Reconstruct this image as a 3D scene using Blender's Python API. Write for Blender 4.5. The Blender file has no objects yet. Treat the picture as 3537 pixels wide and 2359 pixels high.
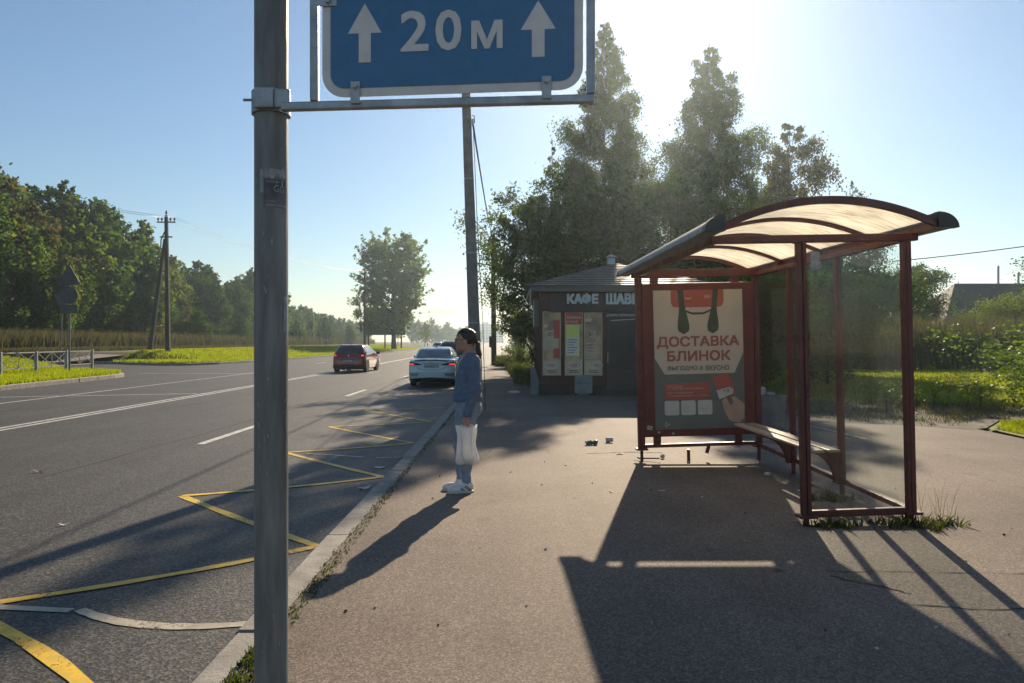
import bpy, bmesh, math, random
import numpy as np
from mathutils import Vector, Matrix, Euler

SC = bpy.context.scene
COL = SC.collection
R = math.radians
SUN_AZ, SUN_EL = 12.9, 27.0          # degrees to the right of the road axis (+Y), and up

# ---------------------------------------------------------------- camera, world, sun, exposure
cam = bpy.data.cameras.new("camera")
cam.sensor_width = 36.0
cam.lens = 26.0
cam.clip_start, cam.clip_end = 0.05, 5000
camo = bpy.data.objects.new("camera", cam)
camo.location = (0, 0, 1.57)
camo.rotation_euler = (R(90), 0, 0)
COL.objects.link(camo)
SC.camera = camo

w = bpy.data.worlds.new("World")
SC.world = w
w.use_nodes = True
wn = w.node_tree
wn.nodes.clear()
sky = wn.nodes.new("ShaderNodeTexSky")
sky.sky_type = 'NISHITA'
sky.sun_disc = False
sky.sun_elevation = R(SUN_EL)
sky.sun_rotation = R(SUN_AZ)
sky.altitude = 0
sky.air_density = 1.2
sky.dust_density = 0.22
sky.ozone_density = 3.6
bg = wn.nodes.new("ShaderNodeBackground")
bg.inputs[1].default_value = 0.068
wo = wn.nodes.new("ShaderNodeOutputWorld")
wn.links.new(sky.outputs[0], bg.inputs[0])
wn.links.new(bg.outputs[0], wo.inputs[0])

sl = bpy.data.lights.new("sun", 'SUN')
sl.energy = 5.0
sl.angle = R(0.5)
sl.color = (1.0, 0.82, 0.60)
so = bpy.data.objects.new("sun", sl)
sd = Vector((math.sin(R(SUN_AZ))*math.cos(R(SUN_EL)), math.cos(R(SUN_AZ))*math.cos(R(SUN_EL)), math.sin(R(SUN_EL))))
so.rotation_euler = sd.to_track_quat('Z', 'Y').to_euler()
so.location = (20, 60, 60)
COL.objects.link(so)

SC.view_settings.view_transform = 'Standard'
SC.view_settings.look = 'None'
SC.view_settings.gamma = 1.0
SC.view_settings.exposure = 0.62
SC.render.engine = 'CYCLES'
SC.cycles.use_denoising = True
try:
    SC.cycles.denoiser = 'OPENIMAGEDENOISE'
except Exception:
    pass
SC.cycles.max_bounces = 8
SC.cycles.transparent_max_bounces = 12
SC.cycles.volume_bounces = 0
SC.cycles.caustics_refractive = False
SC.cycles.caustics_reflective = False

# ---------------------------------------------------------------- helpers
def tag(o, label=None, cat=None, group=None, kind=None):
    if label: o['label'] = label
    if cat: o['category'] = cat
    if group: o['group'] = group
    if kind: o['kind'] = kind
    return o

def thing(name, label, cat, loc=(0, 0, 0), rz=0.0, group=None, rot=None):
    o = bpy.data.objects.new(name, None)
    o.empty_display_size = 0.2
    o.location = loc
    o.rotation_euler = rot if rot else (0, 0, rz)
    COL.objects.link(o)
    return tag(o, label, cat, group)

def copy_thing(src, loc, rz=0.0, scale=1.0, label=None, group=None):
    r = src.copy(); COL.objects.link(r)
    r.location = loc; r.rotation_euler = (0, 0, rz)
    r.scale = scale if isinstance(scale, tuple) else (scale,)*3
    if label: r['label'] = label
    if group: r['group'] = group
    for ch in list(src.children):
        c = ch.copy(); COL.objects.link(c); c.parent = r
        for g in list(ch.children):
            d = g.copy(); COL.objects.link(d); d.parent = c
    return r

class MB:
    def __init__(s): s.v = []; s.f = []; s.m = []
    def add(s, vs, fs, mi=0):
        b = len(s.v)
        s.v += [tuple(map(float, p)) for p in vs]
        s.f += [tuple(b+i for i in f) for f in fs]
        s.m += [mi]*len(fs)
        return s
    def box(s, c, d, rot=None, mi=0):
        hx, hy, hz = d[0]/2, d[1]/2, d[2]/2
        vs = [Vector((sx*hx, sy*hy, sz*hz)) for sx in (-1, 1) for sy in (-1, 1) for sz in (-1, 1)]
        if rot is not None:
            m = rot if isinstance(rot, Matrix) else Euler(rot).to_matrix()
            vs = [m @ p for p in vs]
        c = Vector(c)
        return s.add([p+c for p in vs], [(0,1,3,2),(4,6,7,5),(0,4,5,1),(2,3,7,6),(0,2,6,4),(1,5,7,3)], mi)
    def bar(s, a, b, wx, wz, up=(0, 0, 1), mi=0):
        a, b = Vector(a), Vector(b); d = b-a
        y = d.normalized(); u = Vector(up)
        if abs(y.dot(u)) > 0.98: u = Vector((0, 1, 0))
        x = y.cross(u).normalized(); z = x.cross(y)
        m = Matrix((x, y, z)).transposed()
        return s.box((a+b)/2, (wx, d.length, wz), m, mi)
    def tube(s, pts, rad, n=10, cap=True, mi=0):
        pts = [Vector(p) for p in pts]
        rad = [rad]*len(pts) if isinstance(rad, (int, float)) else rad
        vs = []; fs = []; px = None
        for i, p in enumerate(pts):
            t = (pts[min(i+1, len(pts)-1)]-pts[max(i-1, 0)]).normalized()
            if px is None:
                u = Vector((0, 0, 1)) if abs(t.z) < .9 else Vector((1, 0, 0))
                px = t.cross(u).normalized()
            px = (px - t*px.dot(t)).normalized()
            py = t.cross(px)
            for k in range(n):
                a = 2*math.pi*k/n
                vs.append(p+(px*math.cos(a)+py*math.sin(a))*rad[i])
        for i in range(len(pts)-1):
            for k in range(n):
                fs.append((i*n+k, i*n+(k+1) % n, (i+1)*n+(k+1) % n, (i+1)*n+k))
        if cap:
            fs.append(tuple(range(n-1, -1, -1))); b = (len(pts)-1)*n
            fs.append(tuple(b+k for k in range(n)))
        return s.add(vs, fs, mi)
    def cyl(s, a, b, r, n=16, mi=0): return s.tube([a, b], r, n, True, mi)
    def lathe(s, prof, c=(0, 0, 0), n=20, mi=0):
        vs = []; fs = []
        for (r, z) in prof:
            for k in range(n):
                a = 2*math.pi*k/n
                vs.append((c[0]+r*math.cos(a), c[1]+r*math.sin(a), c[2]+z))
        for i in range(len(prof)-1):
            for k in range(n):
                fs.append((i*n+k, i*n+(k+1) % n, (i+1)*n+(k+1) % n, (i+1)*n+k))
        fs.append(tuple(range(n-1, -1, -1))); b = (len(prof)-1)*n
        fs.append(tuple(b+k for k in range(n)))
        return s.add(vs, fs, mi)
    def prism(s, out, org, ux, uy, depth, mi=0):
        """outline (2D) in plane org+ux*a+uy*b, extruded by depth along ux x uy"""
        org, ux, uy = Vector(org), Vector(ux), Vector(uy)
        nz = ux.cross(uy).normalized()*depth
        n = len(out)
        A = [org+ux*p[0]+uy*p[1] for p in out]
        vs = A+[p+nz for p in A]
        fs = [tuple(range(n-1, -1, -1)), tuple(range(n, 2*n))]
        fs += [(i, (i+1) % n, n+(i+1) % n, n+i) for i in range(n)]
        return s.add(vs, fs, mi)
    def poly(s, out, z=0.0, mi=0):
        return s.add([(p[0], p[1], z) for p in out], [tuple(range(len(out)))], mi)
    def strip(s, pts, wid, z, mi=0):
        """flat strip along a 2D polyline"""
        pts = [Vector((p[0], p[1])) for p in pts]
        wid = [wid]*len(pts) if isinstance(wid, (int, float)) else wid
        vs = []
        for i, p in enumerate(pts):
            t = (pts[min(i+1, len(pts)-1)]-pts[max(i-1, 0)]).normalized()
            nrm = Vector((-t.y, t.x))*wid[i]/2
            vs += [(p.x-nrm.x, p.y-nrm.y, z), (p.x+nrm.x, p.y+nrm.y, z)]
        return s.add(vs, [(2*i, 2*i+2, 2*i+3, 2*i+1) for i in range(len(pts)-1)], mi)
    def build(s, name, mat, parent=None, smooth=False, bevel=0.0, fixn=True, angle=None):
        me = bpy.data.meshes.new(name)
        me.from_pydata(s.v, [], s.f)
        mats = mat if isinstance(mat, (list, tuple)) else [mat]
        for m in mats: me.materials.append(m)
        if len(mats) > 1: me.polygons.foreach_set('material_index', s.m)
        if fixn:
            bm = bmesh.new(); bm.from_mesh(me)
            bmesh.ops.recalc_face_normals(bm, faces=bm.faces); bm.to_mesh(me); bm.free()
        if smooth:
            me.polygons.foreach_set('use_smooth', [True]*len(me.polygons))
            if angle: me.set_sharp_from_angle(angle=R(angle))
        o = bpy.data.objects.new(name, me); COL.objects.link(o)
        if parent: o.parent = parent
        if bevel:
            b = o.modifiers.new('bevel', 'BEVEL'); b.width = bevel; b.segments = 2; b.limit_method = 'ANGLE'
        return o

def mesh_np(name, V, F, mat, parent=None, smooth=False, link=True):
    """fast mesh from numpy arrays, F is (n,k)"""
    me = bpy.data.meshes.new(name)
    n, k = F.shape
    me.vertices.add(len(V)); me.vertices.foreach_set('co', np.asarray(V, np.float32).ravel())
    me.loops.add(n*k); me.loops.foreach_set('vertex_index', F.astype(np.int32).ravel())
    me.polygons.add(n)
    me.polygons.foreach_set('loop_start', np.arange(0, n*k, k, dtype=np.int32))
    try: me.polygons.foreach_set('loop_total', np.full(n, k, np.int32))
    except Exception: pass
    if smooth: me.polygons.foreach_set('use_smooth', np.ones(n, bool))
    me.update(calc_edges=True); me.validate()
    me.materials.append(mat)
    if not link: return me
    o = bpy.data.objects.new(name, me); COL.objects.link(o)
    if parent: o.parent = parent
    return o

# ---------------------------------------------------------------- materials
def newmat(name):
    m = bpy.data.materials.new(name); m.use_nodes = True
    nt = m.node_tree; nt.nodes.clear()
    out = nt.nodes.new('ShaderNodeOutputMaterial')
    return m, nt, out

def nd(nt, t, **kw):
    n = nt.nodes.new(t)
    for k, v in kw.items():
        if k.startswith('i_'):
            n.inputs[int(k[2:])].default_value = v
        else: setattr(n, k, v)
    return n

def coords(nt, scale=(1, 1, 1)):
    tc = nd(nt, 'ShaderNodeTexCoord'); mp = nd(nt, 'ShaderNodeMapping')
    mp.inputs['Scale'].default_value = scale
    nt.links.new(tc.outputs['Object'], mp.inputs['Vector'])
    return mp.outputs[0]

def noise(nt, co, scale, detail=4, rough=.6):
    n = nd(nt, 'ShaderNodeTexNoise')
    n.inputs['Scale'].default_value = scale; n.inputs['Detail'].default_value = detail
    n.inputs['Roughness'].default_value = rough
    nt.links.new(co, n.inputs['Vector'])
    return n.outputs['Fac']

def ramp(nt, fac, stops):
    r = nd(nt, 'ShaderNodeValToRGB'); e = r.color_ramp.elements
    while len(e) < len(stops): e.new(.5)
    for el, (p, c) in zip(e, stops):
        el.position = p; el.color = (c[0], c[1], c[2], 1) if not isinstance(c, (int, float)) else (c, c, c, 1)
    nt.links.new(fac, r.inputs[0])
    return r.outputs[0]

def mixc(nt, a, b, fac, mode='MIX'):
    m = nd(nt, 'ShaderNodeMix', data_type='RGBA', blend_type=mode)
    for sock, val in ((m.inputs[0], fac), (m.inputs[6], a), (m.inputs[7], b)):
        if isinstance(val, (int, float)): sock.default_value = val
        elif isinstance(val, (tuple, list)): sock.default_value = (val[0], val[1], val[2], 1)
        else: nt.links.new(val, sock)
    return m.outputs[2]

def mat(name, c1, c2=None, scale=4.0, rough=.6, metal=0.0, bump=0.0, bscale=None, stretch=(1, 1, 1), lo=.35, hi=.65, spec=.5, emit=None, coat=0):
    m, nt, out = newmat(name)
    p = nd(nt, 'ShaderNodeBsdfPrincipled')
    co = coords(nt, stretch)
    c2 = c2 or tuple(x*.8 for x in c1)
    f = noise(nt, co, scale)
    nt.links.new(ramp(nt, f, [(lo, c2), (hi, c1)]), p.inputs['Base Color'])
    p.inputs['Roughness'].default_value = rough; p.inputs['Metallic'].default_value = metal
    p.inputs['Specular IOR Level'].default_value = spec
    if coat: p.inputs['Coat Weight'].default_value = coat
    if bump:
        b = nd(nt, 'ShaderNodeBump'); b.inputs['Strength'].default_value = bump; b.inputs['Distance'].default_value = .01
        nt.links.new(noise(nt, co, bscale or scale*4), b.inputs['Height']); nt.links.new(b.outputs[0], p.inputs['Normal'])
    if emit:
        p.inputs['Emission Color'].default_value = (*emit[0], 1); p.inputs['Emission Strength'].default_value = emit[1]
    nt.links.new(p.outputs[0], out.inputs[0])
    return m

def asphalt(name, base, warm, grain, spec=.35, rough=.75, stains=.5, con=1.0):
    m, nt, out = newmat(name)
    p = nd(nt, 'ShaderNodeBsdfPrincipled'); co = coords(nt)
    vo = nd(nt, 'ShaderNodeTexVoronoi'); vo.inputs['Scale'].default_value = grain
    nt.links.new(co, vo.inputs['Vector'])
    stone = ramp(nt, vo.outputs['Color'], [(.15, tuple(x*(1-.55*con) for x in base)), (.5, base), (.9, tuple(x*(1+.9*con) for x in warm))])
    fine = ramp(nt, noise(nt, co, grain*2.3, 2, .7), [(.3, 1-.45*con), (.7, 1+.35*con)])
    c = mixc(nt, stone, fine, 1.0, 'MULTIPLY')
    big = ramp(nt, noise(nt, co, .55, 5, .6), [(.3, .72), (.7, 1.18)])
    c = mixc(nt, c, big, stains, 'MULTIPLY')
    trk = coords(nt, (1.3, .05, 1))
    c = mixc(nt, c, ramp(nt, noise(nt, trk, 1.0, 4, .6), [(.32, .75), (.68, 1.15)]), .6, 'MULTIPLY')
    blot = ramp(nt, noise(nt, co, 2.7, 3, .5), [(.27, .62), (.37, 1.0)])
    c = mixc(nt, c, blot, .55, 'MULTIPLY')
    nt.links.new(c, p.inputs['Base Color'])
    p.inputs['Roughness'].default_value = rough
    p.inputs['Specular IOR Level'].default_value = spec
    b = nd(nt, 'ShaderNodeBump'); b.inputs['Strength'].default_value = .75*con; b.inputs['Distance'].default_value = .006
    hh = mixc(nt, vo.outputs['Distance'], noise(nt, co, grain*1.2, 3, .7), .5)
    nt.links.new(hh, b.inputs['Height']); nt.links.new(b.outputs[0], p.inputs['Normal'])
    nt.links.new(p.outputs[0], out.inputs[0])
    return m

def leafmat(name, c1, c2, trans=.45, gloss=.06, scale=.6, tcol=None, fine=5.0):
    m, nt, out = newmat(name)
    co = coords(nt)
    f1 = noise(nt, co, scale, 3, .6)
    f2 = noise(nt, co, fine, 2, .7)
    col = ramp(nt, mixc(nt, f1, f2, .5), [(.36, c2), (.64, c1)])
    df = nd(nt, 'ShaderNodeBsdfDiffuse'); nt.links.new(col, df.inputs[0])
    tr = nd(nt, 'ShaderNodeBsdfTranslucent')
    tc = mixc(nt, col, tcol or (1.6, 2.0, .7), 1.0, 'MULTIPLY')
    nt.links.new(tc, tr.inputs[0])
    mx = nd(nt, 'ShaderNodeMixShader'); mx.inputs[0].default_value = trans
    nt.links.new(df.outputs[0], mx.inputs[1]); nt.links.new(tr.outputs[0], mx.inputs[2])
    gl = nd(nt, 'ShaderNodeBsdfGlossy'); gl.inputs['Roughness'].default_value = .42
    gl.inputs[0].default_value = (.9, .9, .9, 1)
    m2 = nd(nt, 'ShaderNodeMixShader'); m2.inputs[0].default_value = gloss
    nt.links.new(mx.outputs[0], m2.inputs[1]); nt.links.new(gl.outputs[0], m2.inputs[2])
    nt.links.new(m2.outputs[0], out.inputs[0])
    return m

def glassmat(name, tint=(.96, .975, .97), dirt=.014, dcol=(.45, .46, .43), gl=.7):
    m, nt, out = newmat(name)
    co = coords(nt)
    t = nd(nt, 'ShaderNodeBsdfTransparent'); t.inputs[0].default_value = (*tint, 1)
    g = nd(nt, 'ShaderNodeBsdfGlossy'); g.inputs['Roughness'].default_value = .03
    lw = nd(nt, 'ShaderNodeLayerWeight'); lw.inputs[0].default_value = .5
    pw = nd(nt, 'ShaderNodeMath', operation='POWER'); pw.inputs[1].default_value = 5.0
    nt.links.new(lw.outputs['Facing'], pw.inputs[0])
    mul = nd(nt, 'ShaderNodeMath', operation='MULTIPLY_ADD'); mul.inputs[1].default_value = .8*gl; mul.inputs[2].default_value = .025
    nt.links.new(pw.outputs[0], mul.inputs[0])
    mx = nd(nt, 'ShaderNodeMixShader')
    nt.links.new(mul.outputs[0], mx.inputs[0]); nt.links.new(t.outputs[0], mx.inputs[1]); nt.links.new(g.outputs[0], mx.inputs[2])
    df = nd(nt, 'ShaderNodeBsdfDiffuse'); df.inputs[0].default_value = (*dcol, 1)
    tl = nd(nt, 'ShaderNodeBsdfTranslucent'); tl.inputs[0].default_value = (*dcol, 1)
    dm = nd(nt, 'ShaderNodeMixShader'); dm.inputs[0].default_value = .55
    nt.links.new(df.outputs[0], dm.inputs[1]); nt.links.new(tl.outputs[0], dm.inputs[2])
    dn = noise(nt, coords(nt, (6, 6, 1.2)), 2.5, 5, .7)
    dr = ramp(nt, dn, [(.35, dirt*.35), (.75, dirt*2.0)])
    m2 = nd(nt, 'ShaderNodeMixShader')
    nt.links.new(dr, m2.inputs[0]); nt.links.new(mx.outputs[0], m2.inputs[1]); nt.links.new(dm.outputs[0], m2.inputs[2])
    nt.links.new(m2.outputs[0], out.inputs[0])
    return m

M = {}
M['road'] = asphalt('road asphalt', (.046, .0445, .041), (.066, .062, .053), 62, spec=.34, rough=.64)
M['pave'] = asphalt('pavement asphalt', (.163, .132, .106), (.20, .16, .127), 95, spec=.12, rough=.75, con=.5, stains=1.0)
M['crack'] = mat('crack', (.03, .028, .025), rough=.95)
M['kerb'] = mat('kerb concrete', (.30, .28, .245), (.19, .175, .155), 5, .85, bump=.6, bscale=40)
M['white_paint'] = mat('white road paint', (.62, .60, .56), (.30, .29, .27), 9, .6, bump=.2, bscale=90)
M['old_paint'] = mat('worn cream road paint', (.46, .42, .34), (.22, .21, .18), 9, .65, bump=.2, bscale=90)
M['yellow_paint'] = mat('yellow road paint', (.74, .47, .02), (.42, .30, .07), 11, .55, bump=.25, bscale=70)
M['soil'] = mat('trodden soil', (.16, .14, .11), (.07, .062, .045), 2.2, .95, bump=.8, bscale=14)
M['grass_ground'] = mat('grass ground', (.22, .25, .025), (.17, .17, .04), .9, .95, bump=.8, bscale=18)
M['field'] = mat('rough field', (.085, .095, .025), (.09, .07, .035), .35, .95, bump=.8, bscale=9)
M['path'] = mat('far footpath', (.26, .23, .19), (.18, .16, .13), 1.0, .9)
M['blade'] = leafmat('grass blades', (.20, .26, .010), (.13, .17, .010), .6, .02, .5, (2.1, 1.9, .5))
M['dryblade'] = leafmat('dry weeds', (.135, .122, .062), (.072, .085, .030), .35, .02, .9, (1.3, 1.25, .9))
M['weed'] = leafmat('low weeds', (.06, .075, .018), (.06, .048, .022), .4, .03, 3)
M['bark'] = mat('tree bark', (.085, .075, .06), (.035, .03, .025), 3, .9, bump=.6, bscale=18, stretch=(1, 1, .25))
M['birchbark'] = mat('birch bark', (.30, .29, .27), (.04, .037, .033), 2.2, .85, bump=.4, bscale=12, lo=.45, hi=.52)
M['leaf_dark'] = leafmat('dark leaves', (.065, .100, .027), (.030, .050, .016), .48, .012)
M['leaf_mid'] = leafmat('mid green leaves', (.095, .135, .030), (.045, .070, .020), .5, .012)
M['leaf_yellow'] = leafmat('yellowing leaves', (.15, .165, .032), (.075, .09, .024), .5, .012)
M['leaf_brown'] = leafmat('reddish leaves', (.13, .095, .052), (.07, .062, .032), .48, .015)
M['leaf_birch'] = leafmat('birch leaves', (.11, .125, .050), (.06, .07, .032), .5, .03)
M['leaf_willow'] = leafmat('grey willow leaves', (.12, .135, .065), (.055, .068, .032), .48, .03)
M['leaf_silver'] = leafmat('shiny bush leaves', (.14, .175, .04), (.07, .095, .025), .5, .035)
M['leaf_poplar'] = leafmat('poplar leaves', (.20, .22, .125), (.12, .135, .075), .45, .03)
M['galv'] = mat('galvanised steel', (.42, .43, .43), (.27, .28, .285), 14, .45, .75, bump=.12, bscale=60)
M['oldgalv'] = mat('old grey steel pole', (.26, .265, .25), (.10, .105, .10), 22, .55, .15, bump=.35, bscale=70, stretch=(1, 1, .14), lo=.3, hi=.72)
M['sign_blue'] = mat('blue sign film', (.065, .195, .37), (.056, .175, .335), 30, .45, spec=.4)
M['sign_white'] = mat('white sign film', (.70, .68, .66), (.62, .60, .58), 20, .5)
M['sign_back'] = mat('grey sign back', (.10, .105, .11), (.07, .073, .076), 3, .6, .3)
M['maroon'] = mat('maroon painted steel', (.125, .022, .018), (.075, .016, .014), 5, .42, bump=.12, bscale=30, spec=.5)
def maroonmat():
    """old maroon enamel with chips, rust runs and dust"""
    m, nt, out = newmat('maroon painted steel'); co = coords(nt)
    p = nd(nt, 'ShaderNodeBsdfPrincipled')
    c = ramp(nt, noise(nt, co, 5, 5), [(.3, (.070, .016, .014)), (.7, (.135, .026, .022))])
    run = noise(nt, coords(nt, (9, 9, .8)), 3.0, 4, .7)
    c = mixc(nt, c, (.10, .055, .035), ramp(nt, run, [(.58, 0.0), (.72, .7)]))
    chip = noise(nt, coords(nt, (1, 1, .45)), 42, 5, .75)
    c = mixc(nt, c, (.30, .27, .25), ramp(nt, chip, [(.66, 0.0), (.68, .8)]))
    nt.links.new(c, p.inputs['Base Color'])
    nt.links.new(ramp(nt, noise(nt, co, 9, 4), [(.3, .32), (.7, .62)]), p.inputs['Roughness'])
    b = nd(nt, 'ShaderNodeBump'); b.inputs['Strength'].default_value = .25; b.inputs['Distance'].default_value = .004
    nt.links.new(chip, b.inputs['Height']); nt.links.new(b.outputs[0], p.inputs['Normal'])
    nt.links.new(p.outputs[0], out.inputs[0])
    return m
M['maroon'] = maroonmat()
M['dark_cap'] = mat('dark plastic cap', (.03, .031, .033), rough=.5)
M['glass'] = glassmat('dirty shelter glass')
M['wood_seat'] = mat('bench planks', (.50, .40, .30), (.30, .22, .15), 6, .30, bump=.3, bscale=20, stretch=(1, .1, 1))
M['poster_cream'] = mat('poster cream', (.47, .415, .37), (.42, .37, .33), 3, .5)
M['poster_dark'] = mat('poster dark green', (.125, .135, .125), (.105, .115, .108), 3, .5)
M['poster_red'] = mat('poster red', (.36, .09, .075), (.30, .075, .06), 3, .5)
M['poster_redtext'] = mat('poster red letters', (.28, .09, .08), (.25, .085, .075), 3, .5)
M['poster_gtext'] = mat('poster grey letters', (.12, .12, .115), rough=.5)
M['poster_green'] = mat('poster green straps', (.05, .075, .055), (.035, .05, .04), 3, .5)
M['poster_white'] = mat('poster white', (.48, .475, .46), rough=.5)
M['poster_skin'] = mat('poster printed hand', (.40, .27, .21), (.33, .22, .17), 8, .5)
M['concrete'] = mat('pole concrete', (.26, .245, .23), (.17, .16, .15), 4, .9, bump=.4, bscale=25)
M['oldwood'] = mat('weathered pole wood', (.10, .085, .07), (.05, .043, .037), 5, .9, bump=.5, bscale=20, stretch=(1, 1, .1))
M['wire'] = mat('black cable', (.02, .02, .02), rough=.5)
M['alwire'] = mat('aluminium wire', (.22, .22, .22), rough=.5, metal=.3)
M['black'] = mat('black rubber', (.018, .018, .018), rough=.7)
M['carwhite'] = mat('white car paint', (.56, .68, .70), (.53, .65, .67), 2, .22, coat=.6)
M['carred'] = mat('dark red car paint', (.26, .018, .028), (.23, .015, .024), 2, .22, coat=.6)
M['cardark'] = mat('dark blue car paint', (.02, .024, .035), (.016, .02, .03), 2, .22, coat=.6)
M['carsilver'] = mat('silver car paint', (.35, .36, .38), rough=.3, metal=.5)
M['carglass'] = mat('car glass', (.045, .06, .065), (.03, .04, .045), 1.2, .06, spec=.9)
M['carglass_l'] = mat('car back glass', (.13, .18, .19), (.07, .10, .11), 1.6, .08, spec=.9)
M['lamp_red'] = mat('car lamp red', (.50, .02, .015), rough=.2, emit=((1.0, .08, .05), .55))
M['lamp_dark'] = mat('car lamp smoked', (.06, .015, .015), rough=.15)
M['plate'] = mat('plate white', (.6, .6, .6), rough=.4)
M['chrome'] = mat('chrome', (.6, .6, .6), rough=.15, metal=1)
M['cafe_wall'] = mat('cafe brown cladding', (.105, .038, .030), (.070, .028, .022), 3, .75, bump=.2, bscale=10)
M['cafe_sign'] = mat('cafe sign board', (.045, .032, .034), rough=.6)
M['cafe_dark'] = mat('cafe dark plinth', (.045, .042, .04), (.03, .028, .027), 3, .8)
M['cafe_roof'] = mat('cafe roof tiles', (.115, .098, .094), (.07, .062, .06), 5, .55, bump=.3, bscale=20)
M['cafe_fascia'] = mat('cafe fascia', (.11, .115, .125), rough=.5)
M['letter_white'] = mat('channel letters', (.55, .62, .64), (.50, .57, .59), 4, .5)
M['box_grey'] = mat('grey cabinet', (.20, .23, .24), (.14, .165, .17), 3, .6)
M['pipe'] = mat('zinc pipe', (.35, .42, .48), rough=.4, metal=.4)
M['menu_a'] = mat('menu poster tan', (.58, .40, .24), (.20, .14, .09), 2.2, .35)
M['menu_b'] = mat('menu poster olive', (.55, .44, .24), (.24, .17, .11), 2.6, .35)
M['menu_base'] = mat('menu poster beige', (.58, .47, .31), (.46, .37, .25), 3, .5)
M['menu_y'] = mat('menu poster yellow', (.72, .74, .10), (.55, .62, .25), 3, .5)
M['menu_r'] = mat('menu poster red', (.52, .08, .06), (.36, .06, .045), 3, .5)
M['menu_w'] = mat('menu poster pale', (.72, .70, .62), (.6, .58, .52), 3, .5)
M['denim'] = mat('denim jacket', (.115, .170, .255), (.078, .122, .190), 30, .85, bump=.5, bscale=60)
M['jeans'] = mat('pale jeans', (.245, .305, .39), (.17, .215, .285), 14, .85, bump=.4, bscale=60)
M['skin'] = mat('skin', (.44, .25, .18), (.38, .21, .15), 9, .55)
M['hair'] = mat('dark brown hair', (.030, .016, .012), (.012, .007, .006), 30, .45, bump=.5, bscale=80, stretch=(1, 1, .3))
M['shoe'] = mat('white shoe leather', (.66, .66, .64), (.58, .58, .57), 8, .5)
M['shirt'] = mat('pale shirt', (.5, .5, .52), rough=.8)
M['pink'] = mat('pink hair tie', (.55, .30, .30), rough=.8)
M['litter_g'] = mat('green foil', (.02, .16, .10), (.015, .10, .07), 20, .25, .3)
M['litter_w'] = mat('dirty white paper', (.6, .58, .54), (.45, .43, .39), 12, .7)
M['litter_b'] = mat('brown paper cup', (.16, .085, .05), rough=.7)
M['sticker'] = mat('torn dark sticker', (.075, .078, .08), (.15, .155, .16), 18, .6, lo=.4, hi=.6)
M['sticker_t'] = mat('torn pale sticker', (.40, .41, .41), (.22, .23, .23), 30, .6)
M['house'] = mat('house wall', (.12, .10, .09), rough=.8)
M['house_roof'] = mat('dark house roof', (.042, .046, .052), (.032, .035, .04), 2, .7)
M['block'] = mat('distant panel block', (.42, .40, .38), (.36, .34, .33), .4, .8)
M['board_back'] = mat('billboard back', (.085, .12, .10), (.06, .09, .08), 1, .8)
M['fence'] = mat('grey fence paint', (.27, .28, .28), (.20, .21, .21), 5, .5)
M['porcelain'] = mat('insulator', (.10, .07, .06), rough=.3)

def paintmat(name, c1, c2, thr=.40):
    """road paint worn through to the asphalt in spots"""
    m, nt, out = newmat(name); co = coords(nt)
    p = nd(nt, 'ShaderNodeBsdfPrincipled'); p.inputs['Roughness'].default_value = .6
    nt.links.new(ramp(nt, noise(nt, co, 8, 4), [(.35, c2), (.65, c1)]), p.inputs['Base Color'])
    t = nd(nt, 'ShaderNodeBsdfTransparent'); x = nd(nt, 'ShaderNodeMixShader')
    wear = mixc(nt, noise(nt, co, 46, 5, .75), noise(nt, co, 3.1, 3, .6), .38)
    nt.links.new(ramp(nt, wear, [(thr-.03, 0.0), (thr+.03, 1.0)]), x.inputs[0])
    nt.links.new(t.outputs[0], x.inputs[1]); nt.links.new(p.outputs[0], x.inputs[2]); nt.links.new(x.outputs[0], out.inputs[0])
    return m
M['white_paint'] = paintmat('white road paint', (.66, .64, .60), (.40, .39, .36), .40)
M['old_paint'] = paintmat('worn cream road paint', (.46, .41, .30), (.30, .27, .20), .40)
M['yellow_paint'] = paintmat('yellow road paint', (.78, .49, .02), (.52, .35, .06), .415)

def bagmat():
    m, nt, out = newmat('thin white plastic')
    co = coords(nt)
    c = ramp(nt, noise(nt, co, 9, 3), [(.3, (.82, .80, .79)), (.7, (.93, .91, .89))])
    d = nd(nt, 'ShaderNodeBsdfDiffuse'); t = nd(nt, 'ShaderNodeBsdfTranslucent')
    nt.links.new(c, d.inputs[0]); nt.links.new(c, t.inputs[0])
    x = nd(nt, 'ShaderNodeMixShader'); x.inputs[0].default_value = .5
    nt.links.new(d.outputs[0], x.inputs[1]); nt.links.new(t.outputs[0], x.inputs[2])
    g = nd(nt, 'ShaderNodeBsdfGlossy'); g.inputs['Roughness'].default_value = .3
    y = nd(nt, 'ShaderNodeMixShader'); y.inputs[0].default_value = .06
    nt.links.new(x.outputs[0], y.inputs[1]); nt.links.new(g.outputs[0], y.inputs[2])
    nt.links.new(y.outputs[0], out.inputs[0])
    return m
M['bag'] = bagmat()

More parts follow.
